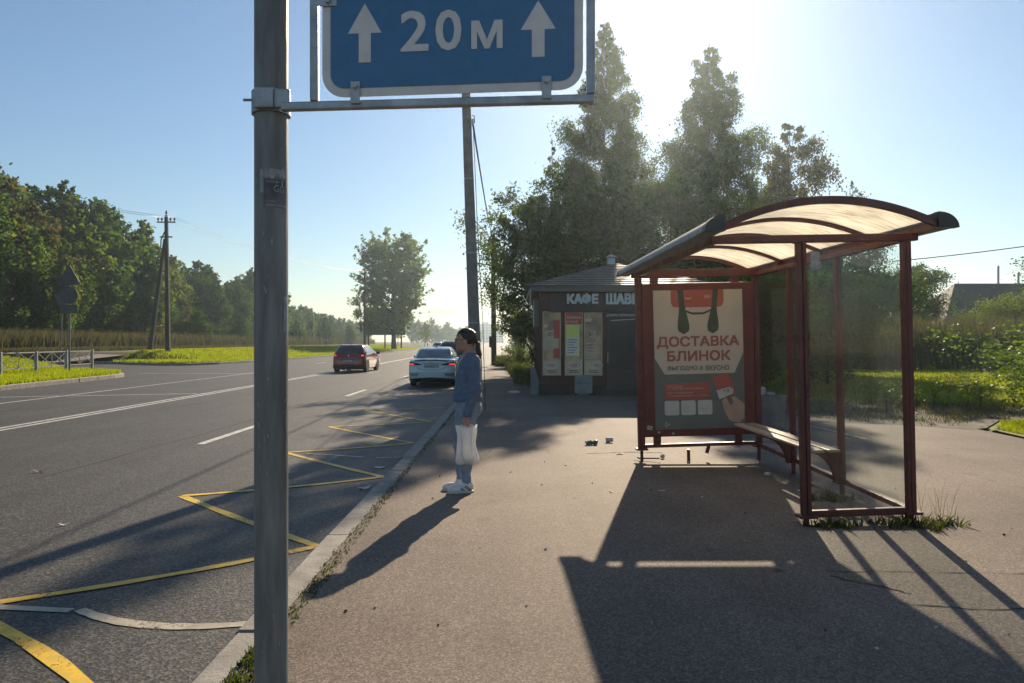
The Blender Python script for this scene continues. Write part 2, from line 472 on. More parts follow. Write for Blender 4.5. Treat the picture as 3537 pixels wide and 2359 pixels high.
def roofmat():
    m, nt, out = newmat('streaked polycarbonate')
    st = noise(nt, coords(nt, (1.6, 14, 1)), 2.2, 5, .7)
    big = noise(nt, coords(nt, (1, 1.2, 1)), 1.6, 3, .5)
    c = ramp(nt, st, [(.33, (.32, .24, .13)), (.42, (.80, .68, .46)), (.56, (1.0, .93, .72))])
    c = mixc(nt, c, ramp(nt, big, [(.3, .75), (.65, 1.1)]), 1.0, 'MULTIPLY')
    d = nd(nt, 'ShaderNodeBsdfDiffuse'); t = nd(nt, 'ShaderNodeBsdfTranslucent')
    nt.links.new(c, d.inputs[0]); nt.links.new(c, t.inputs[0])
    x = nd(nt, 'ShaderNodeMixShader'); x.inputs[0].default_value = .92
    nt.links.new(d.outputs[0], x.inputs[1]); nt.links.new(t.outputs[0], x.inputs[2])
    g = nd(nt, 'ShaderNodeBsdfRefraction'); g.inputs['Roughness'].default_value = .45; g.inputs['IOR'].default_value = 1.25
    nt.links.new(c, g.inputs[0])
    y = nd(nt, 'ShaderNodeMixShader'); y.inputs[0].default_value = .06
    nt.links.new(x.outputs[0], y.inputs[1]); nt.links.new(g.outputs[0], y.inputs[2])
    nt.links.new(y.outputs[0], out.inputs[0])
    return m
M['poly'] = roofmat()

# ---------------------------------------------------------------- lettering
def glyphs(body, bold=0.0, extrude=0.0, shear=0.0, spacing=1.0):
    cu = bpy.data.curves.new('lettering', 'FONT')
    cu.body = body; cu.size = 1.0; cu.offset = bold; cu.extrude = extrude; cu.shear = shear; cu.space_character = spacing
    cu.resolution_u = 3
    o = bpy.data.objects.new('lettering', cu)
    me = bpy.data.meshes.new_from_object(o)
    vs = [tuple(v.co) for v in me.vertices]; fs = [tuple(p.vertices) for p in me.polygons]
    bpy.data.objects.remove(o); bpy.data.meshes.remove(me); bpy.data.curves.remove(cu)
    return vs, fs

def put_text(mb, body, x0, x1, z0, z1, org, ux, uz, lift=.003, bold=0.0, extrude=0.0, shear=0.0, mi=0, spacing=1.0, keep=False):
    """fit body into the rectangle [x0,x1]x[z0,z1] of the plane org+ux*x+uz*z (normal = ux x uz); bold thickens the strokes by stacked copies"""
    vs, fs = glyphs(body, 0, extrude, shear, spacing)
    a = np.array(vs); lo = a.min(0); hi = a.max(0)
    org, ux, uz = Vector(org), Vector(ux), Vector(uz); n = ux.cross(uz).normalized()
    b = bold*(z1-z0)*1.15
    sx = (x1-x0-2*b)/(hi[0]-lo[0]); sz = (z1-z0-2*b)/(hi[1]-lo[1])
    for k, (dx, dz) in enumerate(((0, 0), (-1, -1), (1, 1), (-1, 1), (1, -1), (0, 1), (0, -1), (1, 0), (-1, 0)) if bold else ((0, 0),)):
        out = []
        for p in vs:
            out.append(org+ux*(x0+b+dx*b+(p[0]-lo[0])*sx)+uz*(z0+b+dz*b+(p[1]-lo[1])*sz)+n*(lift+k*.00012+(p[2]-lo[2])*sz))
        mb.add(out, fs, mi)
    return mb

def rrect(x0, x1, z0, z1, r, n=6):
    pts = []
    for cx, cz, a0 in ((x1-r, z1-r, 0), (x0+r, z1-r, 90), (x0+r, z0+r, 180), (x1-r, z0+r, 270)):
        for k in range(n+1):
            a = R(a0+90*k/n); pts.append((cx+r*math.cos(a), cz+r*math.sin(a)))
    return pts

# ================================================================ THE SETTING
ROADZ = -0.10
def smooth01(a): a = np.clip(a, 0, 1); return a*a*(3-2*a)

def hgt(x, y):
    """terrain height away from the paved sheets"""
    h = np.full(np.shape(x), -0.25)
    side = 1-smooth01((y-40.5)/2.0)*(1-smooth01((y-56.0)/3.0))       # trench for the side road
    h = h+smooth01((-x-20.5)/9.0)*1.0*side
    h = np.where(x > 0, -0.04+0*x, h)
    h = h+np.where(x > 20, smooth01((x-20)/25)*.25, 0)
    return h

xs = np.concatenate([np.linspace(-900, -70, 12), np.linspace(-64, -18, 70), np.linspace(-16, 60, 24), np.linspace(80, 900, 10)])
ys = np.concatenate([np.linspace(-60, 20, 10), np.linspace(24, 130, 90), np.linspace(140, 500, 24), np.linspace(600, 2500, 10)])
X, Y = np.meshgrid(xs, ys, indexing='ij')
V = np.stack([X, Y, hgt(X, Y)], -1).reshape(-1, 3)
ni, nj = X.shape
I = (np.arange(ni-1)[:, None]*nj+np.arange(nj-1)[None]).ravel()
tag(mesh_np('ground', V, np.stack([I, I+nj, I+nj+1, I+1], 1), M['field'], smooth=True), kind='structure')

mb = MB(); mb.poly([(-70, -15), (-1.45, -15), (-1.45, 900), (-70, 900)], ROADZ)
# long repair seams in the lane nearest the stop
rng = random.Random(3)
def wobble(p0, p1, n, amp):
    return [(p0[0]+(p1[0]-p0[0])*i/n+rng.uniform(-amp, amp), p0[1]+(p1[1]-p0[1])*i/n+rng.uniform(-amp, amp)*.4) for i in range(n+1)]
for p0, p1, n, a in (((-5.75, 9.0), (-4.6, 44), 46, .05), ((-12.9, 16), (-11.2, 19.5), 9, .12), ((-11.6, 15.2), (-12.6, 20), 8, .15), ((-8.6, 18), (-7.4, 36), 20, .05)):
    pts = wobble(p0, p1, n, a)
    mb.strip(pts, [rng.uniform(.015, .045) for _ in pts], ROADZ+.003, 1)
tag(mb.build('road', [M['road'], M['crack']], fixn=False), kind='structure')

pave = [(-1.32, -15), (60, -15), (60, 8.6), (11, 9.4), (9.2, 10.4), (8.25, 11.8), (8.35, 13.4), (7.4, 14.3), (6.2, 14.6), (5.7, 15.6), (5.5, 22.5), (.75, 22.5), (.65, 60), (.6, 600), (-1.32, 600)]
mb = MB(); mb.poly(pave, 0.0)
def crack(pts, w=.012):
    q = []
    for i in range(len(pts)-1):
        for k in range(6):
            t = k/6
            q.append((pts[i][0]*(1-t)+pts[i+1][0]*t+rng.uniform(-.018, .018), pts[i][1]*(1-t)+pts[i+1][1]*t+rng.uniform(-.018, .018)))
    mb.strip(q, [w*rng.uniform(.3, 1.3) for _ in q], .003, 1)
crack([(2.15, 5.05), (2.9, 5.02), (3.6, 5.0), (4.6, 5.1)]); crack([(2.3, 4.42), (2.75, 4.33), (3.3, 4.36)], .014)
crack([(3.3, 4.36), (4.2, 4.5)], .01); crack([(2.12, 4.95), (2.35, 4.75), (2.5, 4.55)], .02)
crack([(1.05, 10.35), (1.7, 10.5), (2.2, 10.4)], .03); crack([(1.6, 9.75), (2.0, 9.5)], .03)
tag(mb.build('pavement', [M['pave'], M['crack']], fixn=False), kind='structure')

# trodden strip between the asphalt and the lawn on the right
mb = MB()
mb.poly([(5.45, 23), (5.5, 15.2), (6.2, 14.3), (7.3, 14.0), (8.2, 13.2), (8.6, 13.4), (9.6, 14.6), (12.5, 15.2), (14, 17.5), (11, 19.2), (8, 19.6), (7, 23)], .004)
tag(mb.build('dirt_strip', M['soil'], fixn=False), kind='structure')
tag(MB().poly([(-1.32, 22.9), (60, 22.9), (60, 120), (-1.32, 120)], -.012).build('lawn_base', M['field'], fixn=False), kind='structure') if False else None
mb = MB(); mb.poly([(7.0, 18.8), (11, 18.6), (14, 16.9), (9.5, 14.4), (8.5, 13.2), (8.3, 11.6), (9.3, 10.2), (11, 9.2), (60, 8.4), (60, 52), (7, 52)], .012)
tag(mb.build('lawn', M['grass_ground'], fixn=False), kind='structure')

# kerbs
def kerb(name, pts, side, w, top, seed, step=1.0):
    """kerbstones laid along a polyline; side = +1 keeps the stones on the left hand"""
    r = random.Random(seed); mb = MB()
    P = [Vector((p[0], p[1])) for p in pts]
    L = [0]
    for i in range(1, len(P)): L.append(L[-1]+(P[i]-P[i-1]).length)
    def at(s):
        s = max(0, min(L[-1], s))
        for i in range(1, len(P)):
            if s <= L[i]+1e-6:
                t = (s-L[i-1])/(L[i]-L[i-1]); return P[i-1].lerp(P[i], t)
        return P[-1]
    s = 0
    while s < L[-1]-.05:
        e = min(s+step, L[-1]); a, b = at(s+.008), at(e-.008)
        d = (b-a).normalized(); n = Vector((-d.y, d.x))*side
        j = r.uniform(-.012, .012); z1 = top+r.uniform(-.006, .006)
        c = .02
        A, B = a+n*j, b+n*(j+r.uniform(-.006, .006))
        C, D = B+n*w, A+n*w
        vs = [(A.x, A.y, ROADZ-.1), (B.x, B.y, ROADZ-.1), (C.x, C.y, ROADZ-.1), (D.x, D.y, ROADZ-.1),
              (A.x, A.y, z1-c), (B.x, B.y, z1-c), (C.x, C.y, z1), (D.x, D.y, z1),
              (A.x+n.x*c, A.y+n.y*c, z1), (B.x+n.x*c, B.y+n.y*c, z1)]
        mb.add(vs, [(0, 1, 5, 4), (4, 5, 9, 8), (8, 9, 6, 7), (2, 3, 7, 6), (0, 4, 8, 7, 3), (1, 2, 6, 9, 5), (0, 3, 2, 1)])
        s = e if step < 3 else e
        step2 = step
        if (A.y > 60): step = 4.0
    return tag(mb.build(name, M['kerb']), kind='structure')
kerb('kerb', [(-1.5, -3), (-1.5, 400)], -1, .19, .004, 1)
ISL_A = [(-16.2, 8), (-17.3, 25), (-18.0, 33.5), (-18.35, 35.0), (-19.0, 36.2), (-20.2, 37.4), (-24, 40), (-32, 43)]
ISL_B = [(-40, 57.5), (-30, 55.3), (-26.5, 52.4), (-24.0, 51.0), (-22.4, 51.2), (-21.5, 54), (-21.0, 59), (-20.3, 72), (-20.0, 90), (-20.0, 160), (-21, 300)]
kerb('kerb', ISL_A, 1, .16, .07, 2, 1.6)
kerb('kerb', ISL_B, 1, .16, .06, 3, 1.6)
mb = MB()
mb.poly([(p[0]-.05, p[1]+(-.05 if i > 4 else 0)) for i, p in enumerate(ISL_A)]+[(-60, 43), (-60, 8)], .045)
mb.poly([(p[0]-.08, p[1]+.05) for p in ISL_B]+[(-60, 300), (-60, 57.5)], .035)
tag(mb.build('grass_verge', M['grass_ground'], fixn=False), kind='structure')

# footpath across the far verge, following the rise
pth = [(-46, 48.5), (-38, 51), (-33.5, 54.5), (-31.5, 58), (-32.5, 66), (-34.5, 85), (-37, 110), (-40, 150), (-44, 250)]
vs = []
for i, p in enumerate(pth):
    a = Vector(pth[max(i-1, 0)]); b = Vector(pth[min(i+1, len(pth)-1)]); t = (b-a).normalized(); n = Vector((-t.y, t.x))
    for s in (-1.1, 1.1):
        x, y = p[0]+n.x*s, p[1]+n.y*s
        vs.append((x, y, max(float(hgt(np.array(x), np.array(y))), .03)+.05))
mb = MB(); mb.add(vs, [(2*i, 2*i+2, 2*i+3, 2*i+1) for i in range(len(pth)-1)])
tag(mb.build('footpath', M['path'], fixn=False), kind='structure')

# road markings
ZM = ROADZ+.005
mb = MB()
def quadc(a, c, b, n=10):
    return [((1-t)**2*a[0]+2*t*(1-t)*c[0]+t*t*b[0], (1-t)**2*a[1]+2*t*(1-t)*c[1]+t*t*b[1]) for t in [i/n for i in range(n+1)]]
tips_r = [(-1.50, 2.98), (-1.58, 6.02), (-1.58, 9.1), (-1.62, 12.15), (-1.66, 15.35), (-1.70, 18.6)]
tips_l = [(-3.46, 4.62), (-3.56, 7.98), (-3.40, 11.1), (-3.58, 14.45), (-3.58, 17.95)]
for i, tl in enumerate(tips_l):
    a, b = tips_r[i], tips_r[i+1]
    c1 = ((a[0]+tl[0])/2+.10, (a[1]+tl[1])/2-.16); c2 = ((b[0]+tl[0])/2+.10, (b[1]+tl[1])/2-.13)
    if i == 0: c1 = (c1[0]+.16, c1[1]+.22)
    mb.strip(quadc(tl, c1, a), [.088+.012*math.sin(k*1.7+i) for k in range(11)], ZM)
    mb.strip(quadc(tl, c2, b), [.085+.012*math.sin(k*2.1+i) for k in range(11)], ZM+.0025)
tag(mb.build('zigzag_marking', M['yellow_paint'], fixn=False), kind='structure')
mb = MB()
mb.strip([(-3.6, 4.75), (-3.21, 4.64), (-2.73, 4.58)], [.07, .075, .07], ZM)
mb.strip(quadc((-2.69, 4.60), (-2.15, 4.20), (-1.53, 4.38), 18), [.07+.025*math.sin(math.pi*k/18)+.006*math.sin(k*2.3) for k in range(19)], ZM)
mb.strip([(-3.05, 11.0), (-2.6, 10.85), (-2.14, 10.65)], .07, ZM); mb.strip([(-1.95, 10.6), (-1.75, 10.62), (-1.6, 10.66)], .07, ZM)
tag(mb.build('old_marking', M['old_paint'], fixn=False), kind='structure')
mb = MB()
def curve_x(x, y): return x-max(0, y-45)*.016
for dx in (-.13, .13):
    mb.strip([(curve_x(-9.72+dx, y), y) for y in range(4, 48, 4)], .12, ZM)
mb.strip([(curve_x(-9.75, y), y) for y in range(48, 260, 6)], .3, ZM)
for y0, y1 in ((1.6, 4.6), (12.0, 15.0), (22.6, 25.6), (33, 36), (44, 47), (55, 58), (66, 69), (77, 80), (90, 94)):
    mb.strip([(curve_x(-5.06, y0), y0), (curve_x(-5.06, y1), y1)], .14, ZM)
mb.strip([(-13.75, y) for y in range(10, 46, 3)], .11, ZM)
for y0 in range(56, 150, 9): mb.strip([(curve_x(-14.6, y0), y0), (curve_x(-14.6, y0+3), y0+3)], .15, ZM)
mb.strip([(-17.2, 21.4), (-13.83, 22.6)], .13, ZM+.002); mb.strip([(-13.66, 22.6), (-10.1, 23.7)], .13, ZM)
mb.strip([(-19.5, 38.6), (-13.2, 38.4)], .16, ZM+.002)
mb.strip([(5.55, 13.8), (5.70, 11.9)], .05, .004)
tag(mb.build('lane_marking', M['white_paint'], fixn=False), kind='structure')

# ---------------------------------------------------------------- grass and weeds (uncountable: stuff)
def in_poly(px, py, poly):
    c = np.zeros(px.shape, bool); n = len(poly); j = n-1
    for i in range(n):
        xi, yi = poly[i]; xj, yj = poly[j]
        if yi != yj:
            c ^= ((yi > py) != (yj > py)) & (px < (xj-xi)*(py-yi)/(yj-yi)+xi)
        j = i
    return c

def blades(name, poly, n, h, wd, mat, seed, zf=None, label=None, cat='grass', lean=.5, clump=0.0, hv=.45, bias=None):
    r = np.random.default_rng(seed); P = np.array(poly); lo, hi = P.min(0), P.max(0)
    xs = []; got = 0
    while got < n:
        p = r.uniform(lo, hi, (n*2, 2))
        if bias is not None: p[:, 1] = lo[1]+(hi[1]-lo[1])*r.random(n*2)**bias
        if clump:
            k = np.sin(p[:, 0]*1.9+np.sin(p[:, 1]*1.3)*2)*np.sin(p[:, 1]*1.6+np.sin(p[:, 0]*.9)*2)
            p = p[r.random(len(p)) < .5+clump*.5*k]
        p = p[in_poly(p[:, 0], p[:, 1], poly)]; xs.append(p); got += len(p)
    p = np.concatenate(xs)[:n]
    z = zf(p[:, 0], p[:, 1]) if zf else np.zeros(n)
    H = h*(1-hv+2*hv*r.random(n)); a = r.uniform(0, 2*np.pi, n); b = r.uniform(0, 2*np.pi, n)
    W = wd*(.6+.8*r.random(n)); ln = lean*H*r.random(n)
    base = np.stack([p[:, 0], p[:, 1], z], 1)
    s = np.stack([np.cos(a)*W/2, np.sin(a)*W/2, 0*a], 1)
    up = np.stack([np.cos(b)*ln, np.sin(b)*ln, H], 1)
    mid = up*np.array([.35, .35, .55])
    V = np.stack([base-s, base+s, base+mid+s*.75, base+up, base+mid-s*.75], 1).reshape(-1, 3)
    F4 = np.arange(n)[:, None]*5
    F = np.concatenate([F4+np.array([0, 1, 2, 4]), F4+np.array([4, 2, 3, 3])], 0)
    # triangles for tip: use tri mesh throughout
    T = np.concatenate([F4+np.array([0, 1, 2]), F4+np.array([0, 2, 4]), F4+np.array([4, 2, 3])], 0)
    o = mesh_np(name, V, T, mat)
    return tag(o, label, cat, None, 'stuff')

zA = lambda x, y: np.maximum(hgt(x, y), .045)
zB = lambda x, y: np.maximum(hgt(x, y), .035)
blades('verge_grass', [(-17.4, 24), (-18.1, 33.4), (-18.5, 35), (-19.2, 36.2), (-20.6, 37.4), (-25, 40.2), (-29, 41), (-29, 24)], 60000, .16, .025, M['blade'], 11, zA,
       'bright green roadside grass around the low grey fence', clump=.3)
blades('verge_grass', [(-30.2, 55.6), (-26.6, 52.8), (-24.1, 51.4), (-22.6, 51.6), (-21.7, 54.2), (-21.2, 59), (-20.5, 72), (-20.2, 90), (-20.2, 170), (-34, 170), (-31.5, 90), (-30, 62)], 90000, .17, .05, M['blade'], 12, zB,
       'sunlit mown grass verge on the far side of the side road', clump=.25, bias=1.5)
blades('verge_grass', [(-34.8, 57), (-36, 85), (-39, 110), (-43, 170), (-46, 170), (-43, 57)], 36000, .28, .06, M['dryblade'], 13, zB,
       'rougher yellowish grass between footpath and tall weeds', clump=.3, bias=1.5)
blades('tall_weeds', [(-41, 40), (-41, 58), (-42.5, 85), (-46, 170), (-48, 260), (-55, 260), (-51, 85), (-48, 58), (-48, 40)], 60000, 1.25, .10, M['dryblade'], 14, zB,
       'tall brown dry weeds in front of the wood', 'weeds', lean=.45, bias=1.6, hv=.75, clump=.5)
blades('lawn_grass', [(8.45, 11.8), (9.35, 10.4), (11, 9.4), (17, 9.1), (17, 13.6), (12, 14.4), (9.4, 14.2), (8.6, 13.1)], 52000, .085, .011, M['blade'], 15, None,
       'short bright grass tongue beside the asphalt on the right', clump=.15)
blades('lawn_grass', [(6.5, 19.2), (10, 18.6), (13.5, 17.0), (24, 16.5), (32, 40), (9, 40)], 80000, .085, .026, M['blade'], 16, None,
       'uneven sunlit grass on the field behind the shelter', clump=.55, bias=1.4)
blades('lawn_grass', [(5.8, 17.5), (8.5, 17.2), (13, 16.4), (30, 16.5), (40, 46), (9, 46)], 8000, .22, .016, M['dryblade'], 17, None,
       'dry straw stalks scattered over the field behind the shelter', clump=.8, lean=.7, bias=1.3)
blades('tall_weeds', [(14, 40), (46, 40), (50, 47), (14, 47)], 24000, 2.1, .08, M['dryblade'], 18, None,
       'tall feathery dry weeds in front of the house bushes', 'weeds', lean=.35, hv=.6, clump=.5)
# seam weeds at the back of the kerb, weeds under the shelter
def seam():
    r = np.random.default_rng(5); poly = []
    ob = blades('kerb_weeds', [(-1.33, 3.0), (-1.20, 3.0), (-1.24, 9), (-1.30, 30), (-1.33, 30)], 2200, .016, .010, M['weed'], 19, None,
                'small weeds and dirt in the seam behind the kerb', 'weeds', lean=1.2, clump=.7, bias=2.2)
seam()
blades('kerb_weeds', [(-1.33, 2.9), (-1.13, 2.9), (-1.20, 3.75), (-1.33, 3.8)], 420, .035, .012, M['weed'], 20, None, 'green tuft growing behind the kerb close to the sign pole', 'weeds', lean=1.2)
for k, (cx, cy, rx, ry, n, h, lab) in enumerate(((2.72, 6.26, .22, .10, 220, .05, 'low green weeds at the front post of the shelter'),
                                   (3.42, 6.30, .36, .16, 380, .055, 'thick green weeds around the rear corner post of the shelter'),
                                   (3.15, 7.35, .25, .14, 200, .05, 'weeds under the bench end of the shelter'))):
    pl = [(cx+rx*math.cos(a)*(1+.35*math.sin(a*3+k)), cy+ry*math.sin(a)*(1+.4*math.sin(a*5+k))) for a in [i*math.pi/12 for i in range(24)]]
    blades('shelter_weeds', pl, n, h, .016, M['weed'], 30+k, None, lab, 'weeds', lean=1.6, hv=.85)
blades('shelter_weeds', [(3.5, 6.45), (3.85, 6.35), (3.85, 6.6), (3.55, 6.7)], 18, .30, .005, M['dryblade'], 34, None, 'few long dry stalks beside the rear corner post', 'weeds', lean=.5)
blades('rough_grass', [(5.6, 22), (5.7, 15.6), (6.6, 14.5), (8.1, 13.6), (9.4, 14.8), (12.5, 15.4), (13.5, 17), (11, 19.2), (7, 21)], 9000, .075, .016, M['dryblade'], 37, None, 'trampled dry grass clumps on the dirt strip at the asphalt edge', lean=1.4, hv=.9, clump=.9)
blades('kerb_weeds', [(-1.0, 46), (.9, 46), (1.2, 54), (-1.3, 54)], 2600, .5, .05, M['weed'], 35, None, 'dark weedy mound around the wooden pole', 'weeds', lean=.6)
blades('tall_weeds', [(.1, 27), (1.1, 24), (1.0, 44), (-.4, 44)], 3000, .35, .03, M['weed'], 36, None, 'weeds along the cafe side of the footway', 'weeds', lean=.9, hv=.85, clump=.8)

# ================================================================ BUS SHELTER (local: -x to the road, +y away from the camera)
sh = thing('bus_shelter', 'maroon steel bus stop shelter with arched yellowish translucent roof, glass walls and advertising panel', 'bus shelter',
           (3.465, 6.42, .02), rot=(0, R(-1.3), R(3.0)))
L = 3.42
def railz(y): return .085+.10*y/L
def post(x, y, wd=.085, z0=None, z1=2.42, name='post', dbl=False):
    z0 = railz(y)-.03 if z0 is None else z0
    mb = MB()
    if dbl:
        for s in (-1, 1): mb.box((x+s*.023, y, (z0+z1)/2), (.036, .06, z1-z0))
        mb.box((x, y, (z0+z1)/2), (.02, .035, z1-z0-.01))
    else:
        mb.box((x, y, (z0+z1)/2), (wd, .06, z1-z0)); mb.box((x, y-.032, (z0+z1)/2), (.018, .010, z1-z0-.06))
        mb.box((x, y+.032, (z0+z1)/2), (.018, .010, z1-z0-.06))
    mb.box((x, y, z0+.012), (.15, .13, .024))
    return mb.build(name, M['maroon'], sh, bevel=.006)
def leg(x, y):
    MB().box((x, y, (railz(y)-.14)/2), (.035, .035, railz(y)+.06)).build('leg', M['maroon'], sh)
post(-.93, 0, dbl=True); post(0, 0, .075)
for y in (1.2, 2.36): post(0, y, .06)
post(0, L, .08); post(-1.575, L, .09)
for x, y in ((-.93, 0), (0, 0), (0, 1.2), (0, 2.36), (0, L), (-1.575, L), (-.95, L)): leg(x, y)
# bottom rails
def rail(a, b, wx=.05, wz=.06, name='bottom_rail'):
    return MB().bar(a, b, wx, wz).build(name, M['maroon'], sh, bevel=.005)
rail((-.88, 0, railz(0)), (-.05, 0, railz(0)))
ys = [0, 1.2, 2.36, L]
for i in range(3): rail((0, ys[i]+.045, railz(ys[i])), (0, ys[i+1]-.045, railz(ys[i+1])), .06, .05)
rail((-1.53, L, .205), (-.05, L, .205), .06, .045)
MB().box((-.70, L-.03, .14), (.04, .03, .1), (0, .3, 0)).build('bracket', M['maroon'], sh)
# top beams
for a, b, wx, wz in (((-1.72, .0, 2.455), (.10, .0, 2.455), .07, .065), ((-1.66, L, 2.475), (.10, L, 2.475), .06, .10),
                     ((-1.64, .04, 2.47), (-1.56, L-.04, 2.47), .06, .06), ((.0, .05, 2.44), (.0, L-.05, 2.44), .07, .05)):
    rail(a, b, wx, wz, 'top_beam')
# glass
def pane(a, b, z0a, z0b, z1, name='glass_pane', th=.008):
    a, b = Vector(a), Vector(b); d = (b-a).normalized(); n = Vector((-d.y, d.x, 0))*th/2
    vs = []
    for p, z0 in ((a, z0a), (b, z0b)):
        for s in (-1, 1):
            for z in (z0, z1): vs.append((p.x+n.x*s, p.y+n.y*s, z))
    return MB().add(vs, [(0, 1, 3, 2), (4, 6, 7, 5), (0, 4, 5, 1), (2, 3, 7, 6), (0, 2, 6, 4), (1, 5, 7, 3)]).build(name, M['glass'], sh)
pane((-.86, 0, 0), (-.06, 0, 0), railz(0)+.034, railz(0)+.034, 2.36)
for i in range(3): pane((0, ys[i]+.05, 0), (0, ys[i+1]-.05, 0), railz(ys[i])+.03, railz(ys[i+1])+.03, 2.40)
# taped paper scraps left on the end pane
MB().prism([(-.845, 2.18), (-.75, 2.20), (-.755, 2.26), (-.77, 2.25), (-.765, 2.34), (-.845, 2.35)], (0, -.008, 0), (1, 0, 0), (0, 0, 1), -.001).build('paper_scrap', M['sticker_t'], sh)
# roof: arched sheet, ribs, gutters
XL, XR, ZE, RISE = -1.72, .04, 2.535, .20
def arch(t, y):
    xl = XL+.10*(y-Y0)/(Y1-Y0)
    x = xl+(XR-xl)*t
    return x, ZE+RISE*(1-(2*t-1)**2)
Y0, Y1 = -.38, 3.76
NA = 20
ribs = [Y0+.02, .62, 1.64, 2.66, Y1-.02]
for i in range(4):
    mb = MB(); vs = []
    for k in range(NA+1):
        for y in (ribs[i]+.012, ribs[i+1]-.012):
            x, z = arch(k/NA, y)
            vs.append((x, y, z+.004))
    fs = [(2*k, 2*k+2, 2*k+3, 2*k+1) for k in range(NA)]
    mb.add(vs, fs).build('roof_sheet', M['poly'], sh, smooth=True, fixn=False)
for i, y in enumerate(ribs):
    mb = MB(); hw = .022; th = .055 if i in (0, 4) else .04
    vs = []
    for k in range(NA+1):
        x, z = arch(k/NA, y)
        for yy in (y-hw, y+hw): vs += [(x, yy, z-th+.012), (x, yy, z+.016)]
    fs = []
    for k in range(NA):
        a, b = 4*k, 4*k+4
        fs += [(a, b, b+2, a+2), (a+1, a+3, b+3, b+1), (a, a+1, b+1, b), (a+2, b+2, b+3, a+3)]
    fs += [(0, 2, 3, 1), (4*NA, 4*NA+1, 4*NA+3, 4*NA+2)]
    mb.add(vs, fs).build('roof_rib', M['maroon'], sh, smooth=True, angle=40)
def gutter(xin, s):
    """rounded fascia; s = -1 points to the road"""
    prof = [(0, -.055)]+[(s*(.165*math.sin(R(a))), -.055+.125*(math.cos(R(a)))*1.0) for a in (90, 75, 60, 45, 30, 15, 0)]
    tp = lambda y: .10*(y-Y0)/(Y1-Y0) if s < 0 else 0.0
    n_ = len(prof); vs = [(xin+p[0]+tp(y), y, ZE+p[1]) for y in (Y0+.05, Y1-.05) for p in prof]
    g = MB().add(vs, [tuple(range(n_)), tuple(range(2*n_-1, n_-1, -1))]+[(i, (i+1) % n_, n_+(i+1) % n_, n_+i) for i in range(n_)]).build('gutter', M['oldgalv'] if s < 0 else M['maroon'], sh, smooth=True, angle=35)
    for yy, dd in ((Y0-.03, .079), (Y1-.049, .079)):
        pr = [(xin+tp(yy)+p[0]*1.05, ZE+p[1]*1.06) for p in prof]
        MB().prism(pr, (0, yy, 0), (1, 0, 0), (0, 0, 1), -dd).build('end_cap', M['dark_cap'], g, smooth=True, angle=35)
gutter(XL-.002, -1); gutter(XR+.002, 1)
for y in ribs[1:4]:
    for x in (-1.64, 0): MB().box((x, y, 2.515), (.04, .03, .06)).build('bracket', M['maroon'], sh)
# bench
bn = MB().bar((-.17, 1.0, .455), (-.17, 3.25, .48), .12, .028).bar((-.33, 1.0, .455), (-.33, 3.25, .48), .12, .028).build('bench_seat', M['wood_seat'], sh, bevel=.006)
for y in (1.2, 2.36):
    o = [(-.02, .10), (-.08, .10)]+[(-.08-.34*(1-math.cos(R(a))), .10+.32*math.sin(R(a))) for a in (15, 30, 45, 60, 75, 88)]+[(-.42, .452), (-.02, .452)]
    MB().prism(o, (0, y+.03, .012), (1, 0, 0), (0, 0, 1), .05).build('bracket', M['maroon'], bn, bevel=.004)
# advertising panel
AX = -.795; PW, PH = .60, .915; PZ = 1.335
ad = MB().box((AX, L+.02, PZ), (1.49, .13, 2.02)).build('advertising_panel', M['maroon'], sh, bevel=.012)
for x in (-1.36, -.27):
    MB().box((x, L+.02, 2.39), (.10, .06, .085)).build('post', M['maroon'], ad)
    MB().box((x, L+.02, .275), (.09, .06, .095)).build('post', M['maroon'], ad)
yo = L-.048
def flat(pts, mat, lift, name, parent=None, depth=.0015):
    mb = MB()
    for q in (pts if isinstance(pts[0], list) else [pts]):
        mb.prism(q, (AX, yo-lift, PZ), (1, 0, 0), (0, 0, 1), depth)
    return mb.build(name, mat, parent or ad, fixn=True)
def q(px, py):                                        # poster drawing units -> panel (px, py from a crop of the photo)
    return ((px-643)/335*PW, (705-py)/505*PH)
flat([(-PW, -PH), (PW, -PH), (PW, PH), (-PW, PH)], M['poster_dark'], .0, 'poster')
flat([q(*p) for p in ((311, 200), (975, 200), (975, 660), (905, 810), (385, 810), (313, 690))], M['poster_cream'], .002, 'poster_sheet')
pr = flat([[q(440+p, 0) and q(x, y) for x, y in ((442, 200), (835, 200), (835, 290), (822, 318), (800, 326), (478, 326), (452, 316), (442, 290))] for p in (0,)], M['poster_red'], .004, 'printed_bag')
def lobe(cx, top, bot, w1, w2, sway):
    n = 14; left = []; right = []
    for k in range(n+1):
        t = k/n; y = top+(bot-top)*t
        ww = w1+(w2-w1)*smooth01(np.array((t-.35)/.5)).item()
        if t > .85: ww *= math.sqrt(max(0, 1-((t-.85)/.15)**2))*1.0
        c = cx+sway*math.sin((t-.1)*math.pi*.5)
        left.append(q(c-ww, y)); right.append(q(c+ww, y))
    return left+right[::-1]
flat([lobe(515, 200, 522, 22, 44, 18), lobe(772, 200, 520, 20, 42, -22)], M['poster_green'], .006, 'printed_strap')
flat([[q(548, 345), q(600, 364), q(680, 364), q(738, 342), q(738, 356), q(680, 379), q(600, 379), q(548, 360)]], M['poster_green'], .0055, 'printed_strap')
def ptxt(s, x0, x1, y0, y1, mat, lift, name, bold=0.0):
    a, b = q(x0, y1), q(x1, y0)
    mb = MB(); put_text(mb, s, a[0], b[0], a[1], b[1], (AX, yo, PZ), (1, 0, 0), (0, 0, 1), lift, bold)
    return mb.build(name, mat, ad, fixn=False)
ptxt('ДОСТАВКА', 330, 945, 535, 625, M['poster_redtext'], .006, 'lettering', .03)
